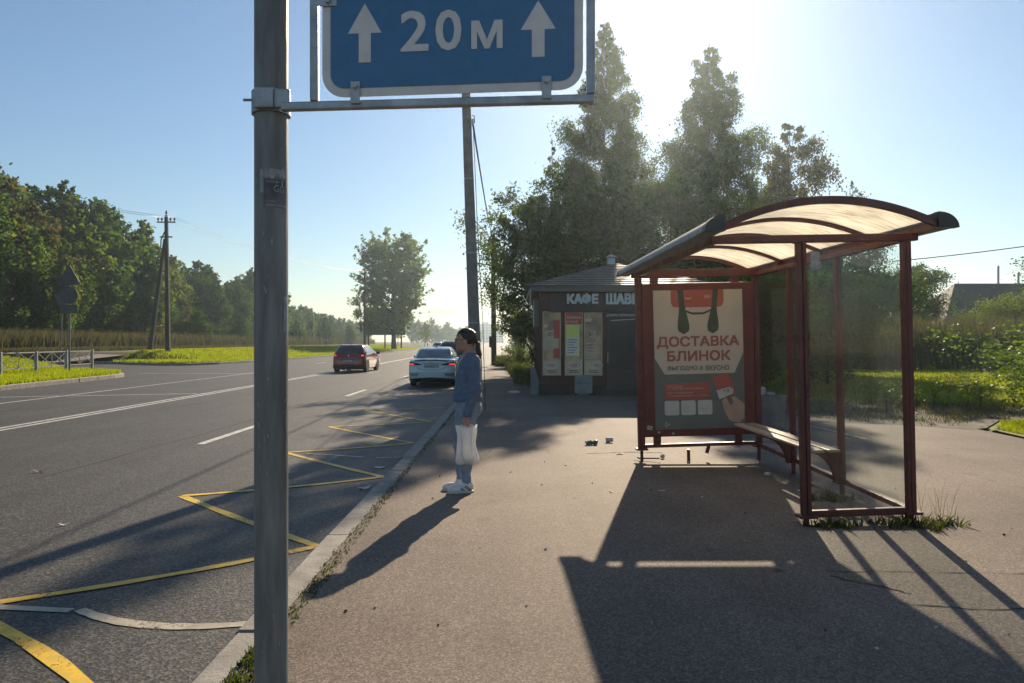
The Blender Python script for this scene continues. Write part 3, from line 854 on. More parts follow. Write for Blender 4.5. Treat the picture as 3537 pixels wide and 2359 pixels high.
ptxt('БЛИНОК', 405, 878, 640, 717, M['poster_redtext'], .006, 'lettering', .035)
for s_, xa_, xb_ in (('ВЫГОДНО', 410, 628), ('И', 646, 668), ('ВКУСНО', 690, 866)): ptxt(s_, xa_, xb_, 750, 788, M['poster_gtext'], .006, 'lettering', .02)
ptxt('БЛИНОК', 690, 735, 238, 262, M['poster_cream'], .008, 'lettering', .01)
flat([[q(540+60*(.5-.5*math.cos(k*math.pi/8)), 250+18*math.sin(k*math.pi/8)) for k in range(9)]+[q(600-60*(.5-.5*math.cos(k*math.pi/8)), 250+10*math.sin(k*math.pi/8)) for k in range(1, 8)]], M['poster_cream'], .007, 'printed_mark')
flat([q(380, 882), q(712, 872), q(716, 990), q(380, 992)], M['poster_red'], .002, 'printed_banner')
for s, y, x1 in (('• ПРИ ЗАКАЗЕ', 893, 512), ('ОТ 900₽ БЛИНЧИК В ПОДАРОК', 911, 668), ('• ПРИ ПРЕДЪЯВЛЕНИИ', 940, 590), ('СТУДЕНЧЕСКОГО БИЛЕТА — СКИДКА', 962, 700)):
    ptxt(s, 390 if s[0] == '•' else 405, x1, y, y+14, M['poster_cream'], .006, 'lettering')
flat([[q(a, b) for a, b in rrect(x, x+108, 1002, 1108, 14)] for x in (379, 502, 626)], M['poster_white'], .002, 'printed_tile')
ptxt('0+', 378, 415, 1155, 1192, M['poster_cream'], .004, 'lettering')
# printed hand holding a red card
flat([q(735, 835), q(860, 812), q(915, 965), q(790, 1000)], M['poster_red'], .003, 'printed_card')
flat([q(765, 935), q(860, 912), q(893, 925), q(890, 960), q(788, 1000)], M['poster_white'], .005, 'printed_label')
ptxt('+9', 815, 862, 925, 950, M['poster_gtext'], .008, 'lettering')
flat([q(805, 1010), q(835, 985), q(850, 1010), q(868, 1045), q(890, 1030), q(880, 985), q(905, 980), q(975, 1040), q(970, 1140), q(930, 1175), q(860, 1155), q(820, 1090)], M['poster_skin'], .006, 'printed_hand')
for x, zz, a in ((-1.47, .45, .06), (-1.35, .385, .03), (-1.16, .365, .03)):
    MB().box((x, L-.047, zz), (a*1.2, .002, a*.9), (0, .3, 0)).build('torn_sticker', M['sticker_t'], ad)

# ================================================================ TRAFFIC SIGN NEAR THE CAMERA
sg = thing('traffic_sign', 'blue and white rectangular road sign reading 20 м between two arrows, on a grey steel pole', 'traffic sign', (-.651, 2.0, 0), 0)
DS = lambda X_: 1.931-(X_-740)/598*.039             # distance of the sign plane along the plate
def px(x, y, d=2.0): return ((x-1175)/1698*d+.651, (782-y)/1698*d+1.57)      # photo pixel -> sign plane
r0 = .0442
pl = MB().tube([(0, 0, -.05), (0, 0, 1.2), (0, 0, 2.9)], r0, 32).build('pole', M['oldgalv'], sg, smooth=True, angle=40)
# stickers and paint chips on the pole
def onpole(a0, a1, z0, z1, mat, name, ragged=0.0, seed=0):
    rr = random.Random(seed); n = 10; vs = []
    for k in range(n+1):
        a = R(a0+(a1-a0)*k/n)
        for z in (z0+rr.uniform(-1, 1)*ragged, z1+rr.uniform(-1, 1)*ragged):
            vs.append((math.sin(a)*(r0+.0008), -math.cos(a)*(r0+.0008), z))
    return MB().add(vs, [(2*k, 2*k+2, 2*k+3, 2*k+1) for k in range(n)]).build(name, mat, pl, smooth=True)
zz = lambda y: 1.57+(782-y)/1698*1.956
onpole(-8, 72, zz(474), zz(408), M['sticker'], 'sticker', .001, 1)
onpole(-22, -8, zz(440), zz(385), M['sticker_t'], 'sticker', .004, 2)
onpole(-4, 72, zz(404), zz(384), M['sticker_t'], 'sticker', .005, 3)
onpole(62, 88, zz(758), zz(676), M['sticker_t'], 'paint_chip', .006, 4)
onpole(-2, 74, zz(470), zz(466), M['sticker_t'], 'sticker', .0006, 5)
for k in range(44):
    rr = random.Random(50+k); a = rr.uniform(-70, 82); y = rr.uniform(300, 1560)
    onpole(a, a+rr.uniform(1.0, 5), zz(y), zz(y-rr.uniform(2, 16)), M['sticker_t'], 'paint_chip', .001, k)
def curvetext(s, a0, a1, y0, y1):
    vs, fs = glyphs(s, 0); A = np.array(vs); lo = A.min(0); hi = A.max(0); o = []
    for p in vs:
        a = R(a0+(p[0]-lo[0])/(hi[0]-lo[0])*(a1-a0)); z = zz(y1)+(p[1]-lo[1])/(hi[1]-lo[1])*(zz(y0)-zz(y1))
        o.append((math.sin(a)*(r0+.0018), -math.cos(a)*(r0+.0018), z))
    MB().add(o, fs).build('lettering', M['sticker_t'], pl, fixn=False)
curvetext('GG', 26, 62, 422, 438); curvetext('ремонт', 2, 50, 412, 418); curvetext('сервис', 0, 40, 458, 463)
# clamp
cl = MB().lathe([(r0+.001, -.03), (r0+.007, -.03), (r0+.007, .03), (r0+.001, .03)], (0, 0, px(0, 238)[1]), 28).build('clamp', M['galv'], sg, smooth=True, angle=30)
MB().box((.0, -r0-.011, px(0, 238)[1]), (.05, .016, .055)).box((.040, -r0-.004, px(0, 238)[1]), (.05, .012, .05)).build('clamp_plate', M['galv'], cl, bevel=.003)
MB().cyl((-.068, -.02, px(0, 233)[1]), (.05, -.02, px(0, 233)[1]), .0035, 10).build('bolt', M['galv'], cl)
fr = thing('x', None, None); bpy.data.objects.remove(fr)
yaw = -1.1
YF = lambda x: -.05-(x)*.062                       # the frame comes slightly nearer to the right
ZB = lambda x: 1.57+(782-(244-(x-.045)/.82*19))/1698*(2.0+YF(x))
def fbar(x0, z0, x1, z1, wd, name='frame_bar'):
    return MB().bar((x0, YF(x0), z0), (x1, YF(x1), z1), wd, wd).build(name, M['galv'], sg, bevel=.003)
fbar(.045, ZB(.045), .862, ZB(.862), .0215)
XB0, XB1 = px(721, 0, 1.937)[0], px(1356, 0, 1.892)[0]
fbar(XB0, ZB(XB0)+.0115, XB0, 2.74, .0215); fbar(XB1, ZB(XB1)+.0115, XB1, 2.74, .0215); fbar(XB0-.011, 2.751, XB1+.011, 2.751, .0215)
# plate
P0, P1 = px(740, 0, DS(740))[0], px(1338, 0, DS(1338))[0]; PB = px(0, 223, DS(740))[1]-.0127*P0; PT = PB+.42
def sgn(pts, lift, mat, name, dep=.002, par=None):
    mb = MB()
    for q_ in (pts if isinstance(pts[0], list) else [pts]):
        mb.prism(q_, (0, -.058-lift, 0), (1, -.062, .0127), (0, 0, 1), dep)
    return mb.build(name, mat, par or sg)
plate = sgn(rrect(P0, P1, PB, PT, .058), 0, M['sign_white'], 'sign_plate', .003)
bw = .0225
sgn(rrect(P0+bw, P1-bw, PB+bw, PT-bw, .036), .0035, M['sign_blue'], 'sign_field', .002, plate)
def arrow(cx, tip, hb, base, hw, sw):
    d = DS(cx); c = px(cx, 0, d)[0]; k = d/1698
    z = lambda y: px(0, y, d)[1]-c*.0127
    return [(c-sw*k, z(base)), (c+sw*k, z(base)), (c+sw*k, z(hb)), (c+hw*k, z(hb)), (c, z(tip)), (c-hw*k, z(hb)), (c-sw*k, z(hb))]
sgn(arrow(838, 8, 76, 143, 39, 14), .0055, M['sign_white'], 'arrow', .001, plate)
sgn(arrow(1235, 2, 68, 131, 40, 14.5), .0055, M['sign_white'], 'arrow', .001, plate)
def stxt(s, x0, x1, y0, y1, bold):
    mb = MB(); d = DS((x0+x1)/2)
    c = px((x0+x1)/2, 0, d)[0]*.0127
    put_text(mb, s, px(x0, 0, d)[0], px(x1, 0, d)[0], px(0, y1, d)[1]-c, px(0, y0, d)[1]-c, (0, -.058, 0), (1, -.062, .0127), (0, 0, 1), .0066, bold)
    mb.build('lettering', M['sign_white'], plate, fixn=False)
stxt('2', 920, 985, 25, 118, .02); stxt('0', 1000, 1060, 23, 116, .02); stxt('м', 1082, 1154, 47, 112, .025)
for cx, dd in ((817, 1.93), (1254, 1.897)):
    c = px(cx, 0, dd)[0]
    b_ = MB().box((c, YF(c)-.016, ZB(c)+.028), (.025, .003, .058)).build('bracket', M['galv'], sg, bevel=.001)
    MB().cyl((c, YF(c)-.018, ZB(c)+.044), (c, YF(c)-.026, ZB(c)+.044), .0075, 6).cyl((c, YF(c)-.0175, ZB(c)+.044), (c, YF(c)-.0195, ZB(c)+.044), .011, 14).build('bolt', M['galv'], b_)
c = px(745, 0, 1.93)[0]
b_ = MB().box((c+.006, YF(c)-.016, px(0, 3, 1.93)[1]), (.055, .003, .026)).build('bracket', M['galv'], sg, bevel=.001)
MB().cyl((c+.01, YF(c)-.018, px(0, 3, 1.93)[1]), (c+.01, YF(c)-.026, px(0, 3, 1.93)[1]), .0075, 6).build('bolt', M['galv'], b_)

# ================================================================ CAFE KIOSK
CW, CD, CE = 5.0, 4.8, 3.02
cf = thing('cafe_kiosk', 'small dark brown cafe kiosk with hipped tile roof, white sign letters and tall menu windows', 'cafe', (.82, 21.7, 0))
w_ = MB()
w_.box((CW/2, CD/2, CE/2+.15), (CW, CD, CE-.3))
w_.build('wall', M['cafe_wall'], cf)
MB().box((CW/2, CD/2, .14), (CW+.06, CD+.06, .30)).build('plinth', M['cafe_dark'], cf)
for k in range(12): MB().box((-.012, .2+k*.4, 1.6), (.02, .05, 2.5)).build('cladding_batten', M['cafe_wall'], cf)
for z_ in (.42, .50): MB().box((CW/2, -.010, z_), (CW, .016, .012)).build('cladding_joint', M['cafe_dark'], cf)
MB().box((CW/2, CD/2, CE+.075), (CW+.62, CD+.62, .15)).build('fascia', M['cafe_fascia'], cf, bevel=.01)
rf = MB(); N = 13; a0 = (CW+.7)/2; b0 = (CD+.7)/2; z0 = CE+.153; dz = .92/N
for k in range(N):
    s0, s1 = 1-k/N, 1-(k+1)/N
    zb = z0+k*dz
    for lo, hi, e in ((s0, s1, .02),):
        A = [(CW/2+sx*(a0*s0+.045), CD/2+sy*(b0*s0+.045)) for sx, sy in ((-1, -1), (1, -1), (1, 1), (-1, 1))]
        B = [(CW/2+sx*(a0*s1+.012), CD/2+sy*(b0*s1+.012)) for sx, sy in ((-1, -1), (1, -1), (1, 1), (-1, 1))]
        vs = [(p[0], p[1], zb-.004) for p in A]+[(p[0], p[1], zb+.035) for p in A]+[(p[0], p[1], zb+dz+.012) for p in B]
        fs = []
        for i in range(4):
            j = (i+1) % 4
            fs += [(i, j, 4+j, 4+i), (4+i, 4+j, 8+j, 8+i)]
        rf.add(vs, fs)
roof = rf.build('roof', M['cafe_roof'], cf, fixn=False)
ch = MB().lathe([(.13, -.2), (.13, .24)], (CW/2-.1, CD/2-.1, CE+1.0), 16).build('chimney', M['pipe'], roof, smooth=True, angle=40)
MB().lathe([(.20, 0), (.19, .02), (.02, .11)], (CW/2-.1, CD/2-.1, CE+1.27), 16).build('chimney_cap', M['galv'], ch, smooth=True, angle=30)
# sign board with raised letters
sb = MB().box((CW/2+.1, -.05, 2.70), (CW-.3, .10, .54)).build('sign_board', M['cafe_sign'], cf, bevel=.01)
def ctxt(s, x0, x1, z0, z1, mat, bold, ext, par, y=-.102, shear=0):
    mb = MB(); put_text(mb, s, x0, x1, z0, z1, (0, y, 0), (1, 0, 0), (0, 0, 1), .002, bold, ext, shear)
    return mb.build('lettering', mat, par, fixn=False)
ppx = lambda X_: (X_-1238)*.01278
ctxt('КАФЕ', ppx(1299), ppx(1371), 2.655, 2.975, M['letter_white'], .05, .10, sb)
ctxt('ШАВЕРМА', ppx(1388), ppx(1520), 2.655, 2.975, M['letter_white'], .05, .10, sb)
hdr = MB().box((ppx(1430), -.03, 2.33), (1.15, .05, .18)).build('door_sign', M['cafe_sign'], cf)
ctxt('ДОБРО ПОЖАЛОВАТЬ', ppx(1389), ppx(1472), 2.295, 2.375, M['letter_white'], .01, 0, hdr, -.057, .25)
MB().bar((ppx(1400), -.06, 2.185), (ppx(1470), -.06, 2.235), .02, .02).build('awning_strip', M['letter_white'], cf)
# tall windows papered with menus
for k, (xa, xb, ma) in enumerate(((1244, 1286, 'menu_a'), (1295, 1336, 'menu_b'), (1339, 1381, 'menu_a'))):
    x0, x1 = ppx(xa), ppx(xb); zt, zb_ = 2.455, .575
    wf = MB()
    for c_, d_ in ((((x0+x1)/2, -.025, zt-.015), (x1-x0, .05, .03)), (((x0+x1)/2, -.025, zb_+.015), (x1-x0, .05, .03)),
                   ((x0+.012, -.025, (zt+zb_)/2), (.024, .05, zt-zb_-.06)), ((x1-.012, -.025, (zt+zb_)/2), (.024, .05, zt-zb_-.06))): wf.box(c_, d_)
    wf = wf.build('window', M['menu_base'], cf)
    MB().box(((x0+x1)/2, -.012, (zt+zb_)/2), (x1-x0-.05, .02, zt-zb_-.06)).build('window_pane', M[ma], wf)
    def sheet(u0, u1, v0, v1, m, lift, nm='menu_sheet', tilt=0):
        MB().box((x0+(u0+u1)/2*(x1-x0), -.026-lift, zb_+(v0+v1)/2*(zt-zb_)), ((u1-u0)*(x1-x0), .003, (v1-v0)*(zt-zb_)), (0, tilt, 0)).build(nm, M[m], wf)
    sheet(.05, .95, .02, .24, 'menu_base', 0)
    if k == 0:
        sheet(.60, .94, .27, .86, 'menu_r', .001); sheet(.06, .58, .40, .70, 'menu_base', 0); sheet(.08, .25, .75, .79, 'menu_w', .002); sheet(.55, .9, .42, .58, 'menu_base', .003)
    if k == 1:
        sheet(.05, .95, .80, .98, 'menu_r', 0); sheet(.06, .82, .30, .79, 'menu_y', .001); sheet(.1, .75, .32, .6, 'menu_w', .002)
        mb = MB(); put_text(mb, 'ФАЛАФЕЛЬ', x0+.06, x1-.06, 2.24, 2.31, (0, -.030, 0), (1, 0, 0), (0, 0, 1), .002, .02); put_text(mb, 'В ЛАВАШЕ', x0+.06, x1-.14, 2.12, 2.18, (0, -.030, 0), (1, 0, 0), (0, 0, 1), .002)
        mb.build('lettering', M['menu_w'], wf, fixn=False)
        for j in range(6): sheet(.14, .5+.2*((j*7) % 3)/2, .35+j*.04, .36+j*.04, 'cafe_dark', .004, 'menu_line')
    if k == 2:
        for j in range(6): sheet(.1, .72-.05*(j % 3), .27+j*.045, .277+j*.045, 'menu_w', .001, 'menu_line', .03*(j % 3-1))
        sheet(.06, .4, .84, .86, 'menu_w', .001, 'menu_line'); sheet(.06, .45, .87, .885, 'menu_w', .001, 'menu_line')
    # food picture: bowl with rings, and printed lines below
    cx, cz = x0+(.45+.1*k)*(x1-x0), zb_+.30
    ring = MB()
    for rr_, off in ((.17, 0), (.10, 0)):
        P = [(cx+rr_*1.15*math.cos(a), -.031, cz+rr_*.62*math.sin(a)) for a in [i*2*math.pi/24 for i in range(25)]]
        ring.tube(P, .012, 5)
    ring.build('printed_bowl', M['menu_w'], wf); 
    MB().prism([(cx+.16*math.cos(i*.4), cz+.085*math.sin(i*.4)) for i in range(15)], (0, -.0285, 0), (1, 0, 0), (0, 0, 1), .001).build('printed_food', M['menu_a'], wf)
    for j in range(2): sheet(.25, .8-.1*j, .045+.025*j, .055+.025*j, 'cafe_dark', .002, 'menu_line')
    if k != 1:
        sp = []
        for i in range(34):
            a = i*.5; rr_ = .012+.0042*i*.5
            sp.append((x0+.45*(x1-x0)+rr_*math.cos(a), -.034, 1.78+rr_*math.sin(a)))
        sheet(.35, .62, .60, .69, 'menu_w', .001); MB().tube(sp, .007, 5).build('printed_spiral', M['cafe_dark'], wf)
# doorway
dr = MB().box((ppx(1428), -.02, 1.18), (.95, .05, 2.06)).build('door', M['cafe_sign'], cf)
MB().box((ppx(1428), -.047, 1.4), (.72, .006, 1.3)).build('door_pane', M['cafe_dark'], dr)
MB().cyl((ppx(1393), -.07, .95), (ppx(1393), -.07, 1.25), .012, 8).build('handle', M['galv'], dr)
bx = MB().box((ppx(1336), -.20, .33), (.50, .30, .52)).box((ppx(1336), -.19, .04), (.3, .22, .08)).build('cabinet', M['box_grey'], cf, bevel=.015)
MB().box((ppx(1336), -.354, .37), (.46, .006, .012)).build('cabinet_seam', M['cafe_dark'], bx)
# advertising box on the road side wall
ab = MB().box((-.09, .75, 2.42), (.14, 1.0, .75)).build('light_box', M['cafe_fascia'], cf)
for z_ in (2.15, 2.35, 2.55, 2.75): MB().bar((-.165, .30, z_-.12), (-.165, 1.20, z_+.10), .004, .09).build('printed_bar', M['sign_white'], ab)
MB().bar((-.28, -.3, CE+.05), (-.30, -.28, CE-.42), .03, .03).build('downpipe', M['galv'], cf)
tag(MB().prism([(0, 0), (.35, 0), (.28, .35), (.12, .8), (0, .85)], (.55, 21.9, 0), (1, 0, 0), (0, 0, 1), -.04).build('board_offcut', M['box_grey']),
    'pale broken board leaning against the road side of the cafe', 'board')

# ================================================================ POLES AND WIRES
def cable(name, a, b, sag, rad, label, mat='wire', cat='cable', group=None):
    a, b = Vector(a), Vector(b)
    pts = [a.lerp(b, t)-Vector((0, 0, 4*sag*t*(1-t))) for t in [i/18 for i in range(19)]]
    return tag(MB().tube(pts, rad, 6).build(name, M[mat], smooth=True), label, cat, group)
# concrete pole by the footway (tapered, leaning to the left)
cp = thing('concrete_pole', 'tall tapering concrete pole leaning left behind the waiting woman', 'utility pole', (-.80, 17.0, 0))
top = Vector((-.34, 0, 9.7))
def taper(mb, a, b, wa, wb):
    vs = []
    for p, w2 in ((a, wa), (b, wb)):
        for sx, sy in ((-1, -1), (1, -1), (1, 1), (-1, 1)): vs.append((p[0]+sx*w2[0]/2, p[1]+sy*w2[1]/2, p[2]))
    return mb.add(vs, [(3, 2, 1, 0), (4, 5, 6, 7)]+[(i, (i+1) % 4, 4+(i+1) % 4, 4+i) for i in range(4)])
cpp = taper(MB(), (0, 0, -.2), top, (.285, .26), (.165, .15)).build('pole_shaft', M['concrete'], cp, bevel=.02)
at_ = lambda z: Vector((top.x*z/9.7, 0, z))
clz = 6.65
cl_ = MB()
cl_.tube([at_(clz+.12)+Vector((.12, 0, 0)), at_(clz+.10)+Vector((.17, -.02, 0)), at_(clz-.05)+Vector((.175, -.02, 0)), at_(clz-.1)+Vector((.13, -.02, 0)), at_(clz+.0)+Vector((.10, -.02, 0))], .012, 6)
cl_.box(at_(clz)+Vector((.13, -.02, -.03)), (.05, .05, .12)).build('cable_clamp', M['galv'], cp)
MB().tube([at_(6.5)+Vector((.14, -.05, 0)), at_(4.3)+Vector((.155, -.06, 0)), at_(2)+Vector((.20, -.03, 0)), (.19, -.05, 0)], .008, 5).build('earth_wire', M['wire'], cp)
MB().box(at_(1.28)+Vector((.0, -.135, 0)), (.24, .004, .10)).build('notice', M['sticker_t'], cp)
for z_ in (3.6, 5.3, 2.0):
    w2 = .285-.12*z_/9.7
    taper(MB(), at_(z_-.012), at_(z_+.012), (w2+.006, w2+.004), (w2+.006, w2+.004)).build('steel_band', M['galv'], cp)
wp = thing('wooden_pole', 'dark wooden utility pole beside the bushes at the footway', 'utility pole', (-1.22, 50, 0))
MB().tube([(0, 0, -.2), (-.03, 0, 4), (-.06, 0, 8.55)], [.19, .165, .14], 14).build('pole_shaft', M['oldwood'], wp, smooth=True)
MB().tube([(.1, -.17, 8.4), (.16, -.18, 7.2), (.3, -.18, 6.6)], .03, 6).build('hanging_cable', M['wire'], wp)
MB().box((-.22, -.1, 1.55), (.2, .2, .75)).build('meter_box', M['black'], wp)
P_c = Vector((-.80, 17, 0))+at_(clz)+Vector((.13, -.02, -.05)); P_w = Vector((-1.26, 49.85, 8.45))
cable('twisted_cable', P_c, P_w, .35, .022, 'thick black twisted cable hanging between concrete and wooden pole')
cable('service_cable', Vector((-.80, 17, 0))+at_(4.32)+Vector((.12, -.05, 0)), P_w-Vector((0, 0, .2)), -.02, .012, 'thin bright edged cable from middle of the concrete pole to the wooden pole')
# A-frame pole on the far verge
ap = thing('power_pole', 'leaning two legged concrete power pole with insulators on the far verge', 'power pole', (-27.9, 60, .35))
H_ = 11.45
taper(MB(), (0, 0, -.3), (-.15, 0, H_), (.36, .3), (.24, .2)).build('pole_shaft', M['oldwood'], ap, bevel=.02)
taper(MB(), (-1.45, -.3, -.5), (-.22, -.05, H_-1.9), (.34, .28), (.22, .2)).build('pole_brace', M['oldwood'], ap, bevel=.02)
xa = MB().box((-.15, -.02, H_-.55), (1.5, .09, .09)).build('crossarm', M['oldwood'], ap)
MB().box((-.15, -.02, H_-1.75), (1.0, .09, .10)).build('crossarm', M['oldwood'], ap)
for x_ in (-.8, -.5, .2, .52):
    MB().lathe([(.03, 0), (.03, .1), (.075, .12), (.085, .22), (.05, .3)], (x_, -.02, H_-.5), 10).build('insulator', M['porcelain'], xa)
MB().lathe([(.03, 0), (.03, .1), (.07, .12), (.08, .24), (.03, .42)], (-.15, 0, H_), 10).build('insulator', M['porcelain'], ap)
MB().tube([(-.2, -.12, H_-1.3), (-.5, -.15, H_-2.0), (-.52, -.15, H_-2.6), (-.35, -.14, H_-3.1)], .05, 6).build('cable_loop', M['wire'], ap)
fp = thing('wooden_pole', 'distant bare power pole rising behind the red car', 'power pole', (-20.9, 105, .2))
MB().tube([(0, 0, -.4), (0, 0, 11.5)], [.2, .15], 10).build('pole_shaft', M['oldwood'], fp, smooth=True)
MB().box((0, 0, 11.1), (1.4, .1, .1)).build('crossarm', M['oldwood'], fp)
for k, x_ in enumerate((-.8, -.5, .2, .52)):
    cable('power_wire', (-27.9+x_, 60, 11.65), (-20.9+x_*.8, 105, 11.55), .9, .007, 'thin bare wire strung from the two legged power pole towards the distant pole', 'alwire', 'wire', 'power wires over the far verge')
    cable('power_wire', (-27.9+x_, 60, 11.65), (-42+x_, 30, 12.2), .5, .008, 'thin shining wire running from the two legged pole out of the photo on the left', 'alwire', 'wire', 'power wires leaving on the left')
cable('overhead_cable', (14.4, 28, 4.6), (30.5, 30, 7.2), .25, .02, 'single black overhead cable behind the shelter roof on the right')

# ================================================================ FENCE, SIGNS AND OTHER THINGS ON THE LEFT
fn = thing('guard_fence', 'low light grey metal pedestrian fence with diagonal crosses on the near verge', 'fence', (-21.8, 31.5, .045))
ex = Vector((-.4, 3.0, 0)).normalized(); LN = Vector((-.4, 3.0, 0)).length
for k in range(-3, 4): 
    p = ex*LN*k
    MB().box((p.x, p.y, .52), (.13, .13, 1.10), (0, 0, math.atan2(-ex.x, ex.y))).build('post', M['fence'], fn, bevel=.012)
for k in range(-3, 3):
    a = ex*(LN*k+.08); b = ex*(LN*(k+1)-.08); m_ = (a+b)/2; u = Vector((0, 0, 1))
    mb = MB(); mb.bar(a+u*1.02, b+u*1.02, .05, .05); mb.bar(a+u*.33, b+u*.33, .04, .04); mb.bar(m_+u*.35, m_+u*1.0, .03, .03)
    for s, e in ((a, m_), (m_, b)):
        mb.bar(s+u*.36, e+u*.99, .022, .022); mb.bar(s+u*.99+ex*0+Vector((.024, 0, 0)), e+u*.36+Vector((.024, 0, 0)), .022, .022)
    mb.build('fence_panel', M['fence'], fn)
ts = thing('traffic_sign', 'grey back of a road sign stack with triangle, disc and plate beyond the low fence', 'traffic sign', (-21.3, 35.6, .05), R(4))
MB().cyl((0, 0, -.1), (0, 0, 5.2), .045, 10).build('pole', M['oldgalv'], ts)
def rim(out, z, nm):
    o = MB().prism(out, (0, -.05, z), (1, 0, 0), (0, 0, 1), .025).build(nm, M['sign_back'], ts, bevel=.006)
    return o
rim([(-.54, -.47), (-.46, -.53), (.46, -.53), (.54, -.47), (.05, .42), (-.05, .42)], 4.77, 'triangle_plate')
rim([(.42*math.cos(a), .42*math.sin(a)) for a in [i*2*math.pi/28 for i in range(28)]], 3.75, 'disc_plate')
rim([(-.42, -.21), (.42, -.21), (.42, .21), (-.42, .21)], 3.08, 'lower_plate')
ts2 = thing('traffic_sign', 'small leaning sign post with inverted triangle seen from behind, left of the taller stack', 'traffic sign', (-26.4, 43.2, .3), rot=(0, R(2.2), R(8)))
MB().cyl((0, 0, -.2), (0, 0, 4.05), .04, 10).build('pole', M['oldgalv'], ts2)
MB().prism([(-.48, .40), (.48, .40), (.06, -.42), (-.06, -.42)], (-.02, -.05, 3.65), (1, 0, 0), (0, 0, 1), .025).build('triangle_plate', M['sign_back'], ts2)
bb = thing('billboard', 'dark back of a large billboard standing behind the poplar', 'billboard', (-23.4, 136, .6), R(2))
MB().box((0, 0, 4.65), (7.6, .35, 5.0)).build('board', M['board_back'], bb)
for x_ in (-3.0, 0, 3.0): MB().box((x_, .35, 2.4), (.25, .25, 5.2)).build('post', M['black'], bb)
# distant town
for i, (xx, yy, wd, dp, hh, lb) in enumerate(((-26, 800, 17, 14, 20.5, 'pale square apartment tower far down the road'), (-54, 900, 26, 14, 16.5, 'low far apartment block partly behind the concrete pole'), (-14, 840, 9, 12, 13, 'small grey far building right of the apartment tower'))):
    t = thing('apartment_block', lb, 'apartment block', (xx, yy, 0))
    MB().box((0, 0, hh/2), (wd, dp, hh)).build('wall', M['block'], t)
    MB().box((-wd*.15, 0, hh+1), (wd*.4, dp*.5, 2)).build('roof_hut', M['block'], t)
    mb = MB()
    for fl in range(int(hh/2.9)):
        for c_ in range(int(wd/3)): mb.box((-wd/2+1.6+c_*3, -dp/2-.03, 1.7+fl*2.9), (1.3, .06, 1.4))
    mb.build('window_rows', M['carglass'], t)
tc = thing('tower_crane', 'far construction crane with long horizontal jib above the trees', 'crane', (-72, 640, 0))
def lattice(mb, a, b, s, n):
    a, b = Vector(a), Vector(b)
    for o in ((-s, -s), (s, -s), (0, s)):
        off = Vector((0, o[0], o[1])) if abs((b-a).x) > 1 else Vector((o[0], o[1], 0))
        mb.bar(a+off, b+off, .18, .18)
    for k in range(n):
        p, q2 = a.lerp(b, k/n), a.lerp(b, (k+1)/n); sg_ = s if k % 2 else -s
        off1 = Vector((0, 0, sg_)) if abs((b-a).x) > 1 else Vector((sg_, 0, 0))
        mb.bar(p+off1, q2-off1, .12, .12)
    return mb
lattice(MB(), (0, 0, 0), (0, 0, 29), .8, 14).build('mast', M['sign_back'], tc)
lattice(MB(), (-9, 0, 27.4), (26.5, 0, 27.4), .7, 20).build('jib', M['sign_back'], tc)
MB().box((-7.5, 0, 26), (2.6, 1, 2)).build('counterweight', M['sign_back'], tc)
MB().tube([(8, 0, 26.5), (8, 0, 20)], .06, 4).build('hoist_rope', M['sign_back'], tc)
# house on the right
hs = thing('house', 'dark roofed house with steep gable behind the bushes on the right', 'house', (38.6, 62, 0))
MB().box((7, 4, 1.3), (13, 7.4, 2.6)).build('wall', M['house'], hs)
r_ = MB().add([(-2.9, -.6, 2.3), (14.6, -.6, 2.3), (14.6, 8.6, 2.3), (-2.9, 8.6, 2.3), (.9, 4, 6.75), (12.5, 4, 6.75)], [(0, 1, 5, 4), (1, 2, 5), (2, 3, 4, 5), (3, 0, 4), (3, 2, 1, 0)]).build('roof', M['house_roof'], hs)
for x_, h_ in ((4.8, 1.55), (6.6, 1.0)): MB().cyl((x_, 4, 6.5), (x_, 4, 6.7+h_), .09, 10).lathe([(.13, 0), (.02, .12)], (x_, 4, 6.7+h_), 10).build('chimney', M['galv'], r_)
# concrete litter bin behind the shelter, heaped with rubbish
bi = thing('litter_bin', 'grey concrete litter bin heaped with white rubbish behind the shelter glass', 'litter bin', (4.62, 13.3, 0))
MB().lathe([(.22, 0), (.25, .04), (.30, .56), (.32, .60), (.27, .60), (.25, .50)], (0, 0, 0), 20).build('bin_body', M['concrete'], bi, smooth=True, angle=30)

